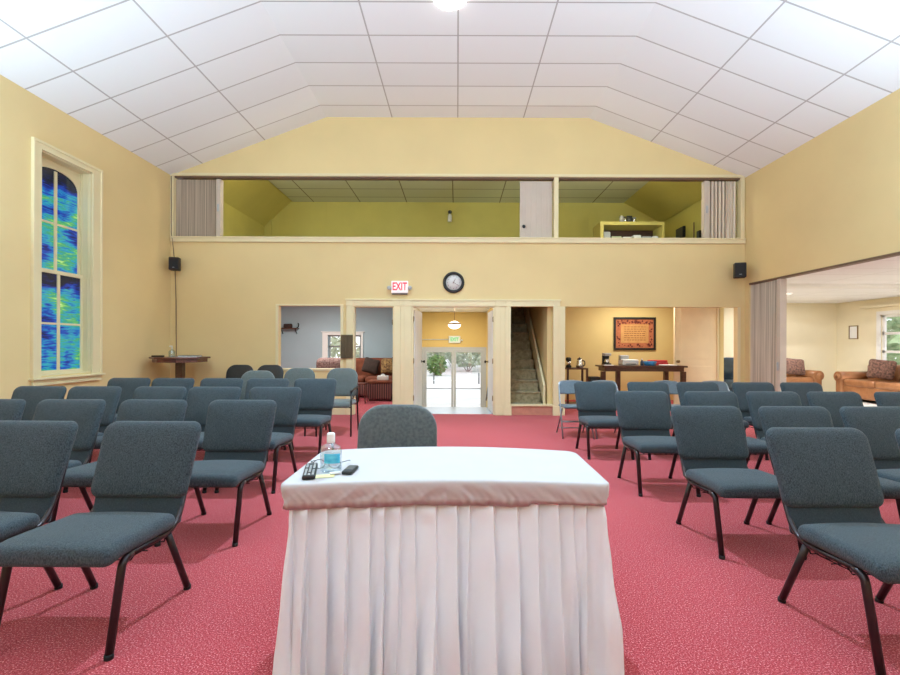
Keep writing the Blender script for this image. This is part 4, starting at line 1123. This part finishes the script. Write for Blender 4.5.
MB().rbox((0, 0, .03), (.44, .22, .06), .01).build('tray', REDP, fd); MB().rbox((.03, 0, .085), (.36, .20, .045), .015).build('lid', REDP, fd)
bl = thing('blue_tub', 'bright blue plastic tub on the office desk', 'tub', (PX(650.5, YD + .12), YD + .14, zt))
MB().lathe([(0, 0), (.12, 0), (.135, .07), (.125, .07), (.115, .015), (0, .012)], n=4).build('tub', BLUEP, bl)
MB().rbox((0, 0, .08), (.21, .19, .02), .006).build('lid', BLUEP, bl)
simple_box('paper_stack', 'low stack of white paper beside the red box', 'paper', PAPER, 668, .3, .2, .02, YD + .16)
simple_box('paper_sheet', 'white papers lying near the coffee maker end of the office desk', 'paper', PAPER, 608, .2, .15, .012, YD + .12)
mg = thing('water_bottle', 'small dark bottle on the office desk between printer and tub', 'bottle', (PX(640.5, YD + .2), YD + .12, zt))
MB().lathe([(0, 0), (.035, 0), (.035, .08), (.015, .10), (.015, .12), (0, .12)], n=14).build('body', NAVYL, mg); MB().lathe([(.017, .12), (.017, .14), (0, .14)], n=12).build('cap', PAPER, mg)
cm = thing('coffee_maker', 'black and silver coffee maker at the end of the office desk', 'coffee maker', (PX(606.5, YD + .3), YD + .3, zt))
MB().rbox((0, 0, .02), (.15, .20, .04), .01).build('base', BLACK, cm); MB().rbox((0, .06, .14), (.14, .08, .22), .015).build('column', BLACK, cm); MB().rbox((0, -.01, .225), (.15, .18, .06), .015).build('head', SILV, cm)
MB().lathe([(0, .042), (.05, .042), (.056, .08), (.045, .13), (.038, .135)], (0, -.03, 0), 16).build('carafe', CHROME, cm)
st2 = thing('side_cabinet', 'low dark shelf unit by the stair end of the office', 'shelf unit', (0, 0, 0))
xa, xb = PX(566, 9.6), PX(587, 9.6); zs = PZ(367.5, 9.6)
q = MB(); q.box(xa, xb, 9.5, 9.9, zs - .03, zs); q.box(xa, xb, 9.5, 9.9, .38, .41); q.box(xa, xb, 9.5, 9.9, .05, .08)
q.build('shelf', WOOD, st2)
for x in (xa, xb - .04):
    for y in (9.5, 9.86): MB().box(x, x + .04, y, y + .04, 0, zs - .03).build('leg', WOOD, st2)
simple_box('carton', 'small white carton on the lower shelf unit level', 'box', PAPER, 571.5, .14, .14, .16, 9.62, None, .411)
c2 = thing('kettle', 'silver and black kettle on the low shelf unit', 'kettle', (PX(580, 9.65), 9.68, zs + .001))
MB().lathe([(0, 0), (.07, 0), (.075, .05), (.055, .15), (.05, .17), (0, .18)], n=18).build('body', CHROME, c2); MB().tube([(.06, 0, .15), (.11, 0, .14), (.115, 0, .06), (.07, 0, .03)], .012, 8, .03).build('handle', BLACK, c2); MB().lathe([(.05, .17), (.04, .2), (.012, .205), (.012, .22), (0, .22)], n=14).build('lid', BLACK, c2)
c3 = thing('coffee_grinder', 'dark coffee grinder on the stair end of the low shelf unit', 'grinder', (PX(569, 9.65), 9.68, zs + .001))
MB().lathe([(0, 0), (.06, 0), (.06, .04), (.04, .06), (.04, .13), (.055, .15), (.055, .2), (.03, .22), (0, .22)], n=16).build('body', BLACK, c3); MB().lathe([(.042, .062), (.044, .095), (.042, .128)], n=16).build('band', CHROME, c3)
simple_box('waste_bin', 'small black bin on the floor between shelf unit and desk', 'bin', BLACK, 594, .24, .24, .62, 9.9, None, .001)
aw = thing('framed_artwork', 'dark framed rust coloured text print on the office wall', 'picture', (PX(634.7, 10.88), 10.898, PZ(333, 10.88)))
W_, H_ = .50, .39
q = MB()
for a in ((-W_, W_, H_ - .05, H_), (-W_, W_, -H_, -H_ + .05), (-W_, -W_ + .05, -H_ + .05, H_ - .05), (W_ - .05, W_, -H_ + .05, H_ - .05)): q.box(a[0], a[1], -.035, 0, a[2], a[3])
q.build('frame', BLACK, aw, bevel=.006)
MB().box(-W_ + .05, W_ - .05, -.012, -.004, -H_ + .05, H_ - .05).build('mat_board', MATBRD, aw)
MB().box(-.33, .33, -.014, -.012, -.22, .22).build('sheet', PARCH, aw)
q = MB(); rr_ = random.Random(5)
for k in range(7):
    z = .16 - k * .052; x = -.25
    while x < .25:
        L = rr_.uniform(.03, .07); q.box(x, min(.26, x + L), -.0155, -.014, z - .008, z + .008); x += L + .018
q.build('lettering', INK, aw)
q = MB()
for k in range(70):
    e_ = rr_.random()
    x, z = (rr_.uniform(-.40, .40), rr_.choice((-1, 1)) * rr_.uniform(.235, .31)) if e_ < .7 else (rr_.choice((-1, 1)) * rr_.uniform(.345, .415), rr_.uniform(-.29, .29))
    if abs(x) < .12 and abs(z) < .26: continue
    a_ = rr_.uniform(0, 6.28); s_ = rr_.uniform(.018, .04)
    q.prism([(x + s_ * math.cos(a_ + b_) * (1 if i % 2 == 0 else .45), z + s_ * math.sin(a_ + b_) * (1 if i % 2 == 0 else .45)) for i, b_ in enumerate([2 * PI * j / 8 for j in range(8)])], -.0150 - .00002 * k, -.0125)
q.build('leaf_border', DARKRED, aw)

# ------------------------------------------------------------------ lounge furniture
def leather_sofa(label, loc, rz, W):
    t_ = thing('leather_sofa', label, 'sofa', loc, rz, 'tan leather sofas in the lounge')
    MB().rbox((0, .02, .22), (W, .84, .30), .04).build('base', LEATHER, t_)
    for s in (-1, 1):
        MB().rbox((s * (W / 2 - .11), -.02, .32), (.20, .84, .56), .05).build('arm', LEATHER, t_)
        q = MB(); q.tube([(s * (W / 2 - .11), -.45, .56), (s * (W / 2 - .11), .35, .56)], .125, 20); q.lathe([(0, 0), (.07, 0), (.075, .012), (.0, .016)], (s * (W / 2 - .11), -.45, .56), 16, 'Y'); q.build('rolled_arm', LEATHER, t_)
    n = 2; w_ = (W - .44) / n
    for k in range(n):
        MB().rbox((-W / 2 + .22 + w_ * (k + .5), -.10, .43), (w_ - .01, .66, .17), .06).build('seat_cushion', LEATHER, t_)
        MB().rbox((-W / 2 + .22 + w_ * (k + .5), .24, .66), (w_ - .01, .22, .44), .09).build('back_cushion', LEATHER, t_)
    MB().rbox((0, .37, .56), (W - .1, .16, .62), .07).build('backrest', LEATHER, t_)
    for sx in (-1, 1):
        for sy in (-.36, .38): MB().lathe([(.022, 0), (.032, .04), (.03, .075)], (sx * (W / 2 - .1), sy, 0), 10).build('foot', WOOD, t_)
    return t_
leather_sofa('tan leather sofa with rolled arms under the lounge window', (9.75, 10.22, 0), -PI / 2, 2.1)
leather_sofa('tan leather sofa partly hidden by the tall grey partition', (8.15, 11.85, 0), 0, 2.0)
cushion('throw_cushion', 'brown paisley cushion on the sofa under the lounge window', 'cushion', PAISLEY, (9.66, 10.40, .775), (.50, .18, .46), (-.2, .1, -PI / 2 + .6))
cushion('throw_cushion', 'plain gold cushion on the sofa under the lounge window', 'cushion', mat('gold_fabric', (.50, .33, .13, 1), .8, var=.15, scale=20), (9.62, 9.62, .74), (.42, .16, .38), (-.25, .2, -PI / 2 + .3))
cushion('throw_cushion', 'brown paisley cushion on the sofa by the tall grey partition', 'cushion', PAISLEY, (8.56, 11.58, .775), (.52, .18, .44), (-.28, .08, 0))
fp = thing('picture_frame', 'small thin brown picture frame on the lounge wall', 'picture', (10.298, 11.86, PZ(331, 11.86)))
q = MB()
for a in ((-.135, .135, .155, .175), (-.135, .135, -.175, -.155), (-.135, -.115, -.155, .155), (.115, .135, -.155, .155)): q.box(-.02, 0, a[0], a[1], a[2], a[3])
q.build('frame', BRASS, fp); MB().box(-.008, -.002, -.115, .115, -.155, .155).build('print', PAPER, fp)
rcl = thing('recliner', 'navy blue leather recliner glimpsed through the office side doorway', 'armchair', (PX(731, 10.6) + .25, 10.75, 0), -.5)
def dpuff(v): return Vector((v.x, v.y - .03 * math.cos(v.z * 14), v.z))
MB().rbox((0, .25, .70), (.66, .22, .64), .10, dpuff, 4, 8).build('backrest', NAVYL, rcl)
MB().rbox((0, -.1, .40), (.60, .62, .20), .08).build('seat', NAVYL, rcl); MB().rbox((0, 0, .18), (.70, .70, .36), .04).build('base', NAVYL, rcl)
for s in (-1, 1): MB().rbox((s * .38, -.05, .44), (.18, .76, .36), .08).build('arm', NAVYL, rcl)

# ------------------------------------------------------------------ in the loft
bs = thing('bookcase', 'mustard painted bookcase in the loft opening', 'bookcase', (0, 0, 0))
YBK = 10.0
xa, xb, zt = PX(600, YBK), PX(664, YBK), PZ(221, YBK)
q = MB(); q.box(xa, xb, YBK, YBK + .55, zt - .07, zt); q.box(xa, xa + .07, YBK, YBK + .55, 2.73, zt - .07); q.box(xb - .04, xb, YBK, YBK + .55, 2.73, zt - .07); MB().box(xa + .07, xb - .04, YBK + .5, YBK + .549, 2.73, zt - .07).build('shade_backing', WOOD, bs); q.box(xa + .07, xb - .04, YBK + .545, YBK + .55, 2.73, zt - .07)  # dark backing sheet and shelves paint in the shade inside the bookcase
q.build('carcase', mat('mustard_wood', (.55, .47, .13, 1), .5), bs)
for z in (2.95, 3.30, 3.62): MB().box(xa + .07, xb - .04, YBK + .02, YBK + .5, z, z + .025).build('shelf', WOOD, bs)
LBX = 'books and papers on the loft bookcase shelf'
rr_ = random.Random(3)
items = [('grey box file lying on the loft bookcase shelf', .14, .16, SILV), ('pale green folder on the loft bookcase shelf beside the grey box file', .22, .06, mat('pale_green', (.5, .56, .36, 1), .6)), ('low white paper stack in the middle of the loft bookcase shelf', .2, .05, PAPER), ('thick white paper stack on the loft bookcase shelf', .17, .09, PAPER), ('grey paper pile toward the far end of the loft bookcase shelf', .2, .06, SILV), ('slim white folder at the far end of the loft bookcase shelf', .12, .07, PAPER)]
x = xa + .12
for lbl, w_, h_, mm in items:
    q = MB(); q.box(0, w_, 0, .26, 0, h_); q.box(.01, w_ - .01, .01, .25, h_, h_ + .012)
    tag(q.build('paper_stack', mm, None, (x, YBK + .12, 3.6462)), lbl, 'papers', LBX); x += w_ + .03
def loft_item(name, label, cat, px, prof, m, lid):
    t_ = thing(name, label, cat, (PX(px, 10.15), 10.15, zt + .001)); MB().lathe(prof, n=16).build('body', m, t_)
    r0 = prof[-1][0] if prof[-1][0] > 0 else .03; MB().lathe([(r0, prof[-1][1]), (r0 + .004, prof[-1][1] + .012), (0, prof[-1][1] + .02)], n=16).build('lid', lid, t_)
loft_item('glass_jar', 'pale jar on top of the loft bookcase', 'jar', 621, [(0, 0), (.045, 0), (.045, .15)], SILV, CHROME)
loft_item('metal_canister', 'slim metal canister on the loft bookcase beside the black radio', 'canister', 624.6, [(0, 0), (.032, 0), (.032, .13)], CHROME, BLACK)
loft_item('metal_tin', 'short silver tin on the lounge side of the black radio', 'tin', 633.8, [(0, 0), (.04, 0), (.04, .11)], CHROME, SILV)
rd = thing('radio', 'small black radio on top of the loft bookcase', 'radio', (PX(629, 10.15), 10.2, zt + .001))
MB().rbox((0, 0, .085), (.125, .12, .17), .012).build('cabinet', BLACK, rd); MB().lathe([(.035, 0), (.03, .006), (0, .008)], (0, -.06, .07), 14, 'Y').build('speaker_cone', DGREY, rd)
tool = MB(); tool.rbox((0, 0, .018), (.42, .10, .036), .012); tag(tool.build('cable_coil', RUBBER, None, (PX(652, 10.2), 10.2, zt + .001)), 'low dark bundle lying on the far end of the loft bookcase', 'bundle')
for (py0, py1, pa, pb, lbl) in ((227, 238, 677, 684.5, 'black boxed monitor on the loft side wall, nearer the bookcase'), (230, 238, 698, 701, 'black boxed monitor on the loft side wall, by the accordion partition')):
    Y_ = 5.36 * F / (pb - VX); Y2 = 5.36 * F / (pa - VX)
    t_ = thing('wall_monitor', lbl, 'monitor', (xkr - .002, (Y_ + Y2) / 2, PZ((py0 + py1) / 2, (Y_ + Y2) / 2)))
    h_ = (py1 - py0) * Y_ / F / 2
    MB().box(-.06, 0, -(Y2 - Y_) / 2, (Y2 - Y_) / 2, -h_, h_).build('case', BLACK, t_, bevel=.004); MB().box(-.064, -.06, -(Y2 - Y_) / 2 + .03, (Y2 - Y_) / 2 - .03, -h_ + .02, h_ - .02).build('screen', DGREY, t_)
q = MB(); q.tube([(5.3, PX(1, 1) * 0 + 5.3 * F / (693.5 - VX), 2.73), (5.3, 5.3 * F / (693.5 - VX), PZ(221, 10.2))], .014, 8)
tag(q.build('upright_pole', TRACK), 'thin dark pole standing against the loft side wall', 'pole')
sn = thing('loft_wall_light', 'small wall light with white shade on the loft back wall', 'lamp', (PX(449.4, 11.95), LB - .002, PZ(216, 11.95)))
MB().lathe([(0, .0), (.05, 0), (.05, -.02), (0, -.02)], (0, 0, .12), 14, 'Y').build('wall_plate', DGREY, sn)
MB().tube([(0, -.02, .14), (-.04, -.06, .1), (0, -.09, .04)], .012, 8, .03).build('arm', DGREY, sn); MB().tube([(0, -.02, .14), (.04, -.06, .1), (0, -.09, .04)], .012, 8, .03).build('arm', DGREY, sn)
MB().lathe([(.03, .04), (.05, .0), (.055, -.16), (.0, -.165)], (0, -.09, 0), 14).build('shade', PAPER, sn)

# ------------------------------------------------------------------ outdoors
g = MB(); g.box(-30, 30, 14.13, 60, -1.1, -.93); g.box(10.5, 40, -10, 14.13, -1.1, -.3)
struct(g.build('ground', CONC))
def shrub(name, label, loc, rx, rz_, n, m, trunk=0, seed=0, leafsize=.16):
    t_ = thing(name, label, 'tree' if trunk else 'shrub', loc); r2 = random.Random(seed); q = MB()
    for k in range(n):
        d = Vector((r2.gauss(0, 1), r2.gauss(0, 1), r2.gauss(0, 1))).normalized(); rr = r2.uniform(.45, 1) ** .6
        p = Vector((d.x * rx * rr, d.y * rx * rr, trunk + rz_ * (1 + d.z * rr)))
        s_ = leafsize * r2.uniform(.6, 1.4); u = Vector((r2.gauss(0, 1), r2.gauss(0, 1), r2.gauss(0, 1))).normalized(); w_ = u.orthogonal().normalized()
        q.quad(p - u * s_, p + w_ * s_ * .45, p + u * s_, p - w_ * s_ * .45)
    q.build('foliage', m, t_, recalc=False)
    q = MB()
    for k in range(4):
        a_ = k * 1.7; q.tube([(.1 * math.cos(a_), .1 * math.sin(a_), 0), (.2 * rx * math.cos(a_), .2 * rx * math.sin(a_), trunk * .6 + .2 * rz_), (.5 * rx * math.cos(a_), .5 * rx * math.sin(a_), trunk + rz_)], [.035, .03, .02], 6)
    q.build('stem', BARK, t_)
shrub('shrub', 'green bush outside the glass doors, nearest the entrance', (PX(436.5, 33), 33, -.93), .72, .74, 420, LEAF, 0, 1, .17)
shrub('tree', 'pale leafy tree outside, behind the lounge-side entrance door', (PX(468, 38), 38, -.93), 2.0, 1.35, 800, LEAFB, .35, 2, .22)
shrub('tree', 'pale leafy tree outside, behind the bush at the entrance', (PX(429, 41), 41, -.93), 2.1, 1.6, 900, LEAFB, .45, 3, .24)
shrub('tree', 'pale leafy tree outside, farthest toward the entrance handrail', (PX(492, 42), 42, -.93), 2.1, 1.6, 900, LEAFB, .4, 4, .24)
shrub('tree', 'pale leafy tree outside, seen in the middle of the glass doors', (PX(452, 47), 47, -.93), 2.6, 1.9, 1000, LEAFB, .5, 5, .3)
for k, (x, y, s_) in enumerate(((14.2, 13.0, 6), (14.9, 18.2, 7))):
    LEAFL = mat('daylit_leaf', (.14, .30, .12, 1), .6, col2=(.42, .58, .34, 1), scale=4)  # lighter copy of the leaf green, stronger daylight put into the colour
    shrub('tree', ['dense green tree outside the lounge window, nearer the house', 'dense green tree outside the lounge window, farther from the house'][k], (x, y, -.3), 2.3, 1.9, 1500, LEAFL, .0, s_, .24)
shrub('shrub', 'green bush outside the sitting room window', (PX(338, 16), 16, -.93), 1.0, 1.2, 420, LEAFB, .2, 9, .18)
for px, lb in ((434, 'slim dark post on the drive outside, nearer the green bush'), (479, 'slim dark post on the drive outside, nearer the handrail')):
    Y_ = 26; q = MB(); q.lathe([(.035, 0), (.035, .62), (.0, .65)], (0, 0, 0), 8)
    tag(q.build('bollard', DGREY, None, (PX(px, Y_), Y_, -.93)), lb, 'post')

# ------------------------------------------------------------------ world, camera, look
w = bpy.data.worlds.new('sky'); S.world = w; w.use_nodes = True
w.node_tree.nodes['Background'].inputs[0].default_value = (.90, .95, 1, 1); w.node_tree.nodes['Background'].inputs[1].default_value = 2.2
cd = bpy.data.cameras.new('camera'); cam = bpy.data.objects.new('camera', cd); C.objects.link(cam)
cam.location = (0, 0, HC); cam.rotation_euler = (PI / 2, -math.radians(.2), 0)
cd.sensor_width = 36; cd.lens = F / 900 * 36; cd.shift_x = -(VX - 450) / 900; cd.shift_y = (VY - 337.5) / 900; cd.clip_start = .05
S.camera = cam
vs = S.view_settings; vs.view_transform = 'Standard'; vs.look = 'None'; vs.gamma = 1; vs.use_curve_mapping = False; vs.exposure = -.09
S.cycles.use_denoising = True
S.cycles.max_bounces = 10; S.cycles.diffuse_bounces = 6
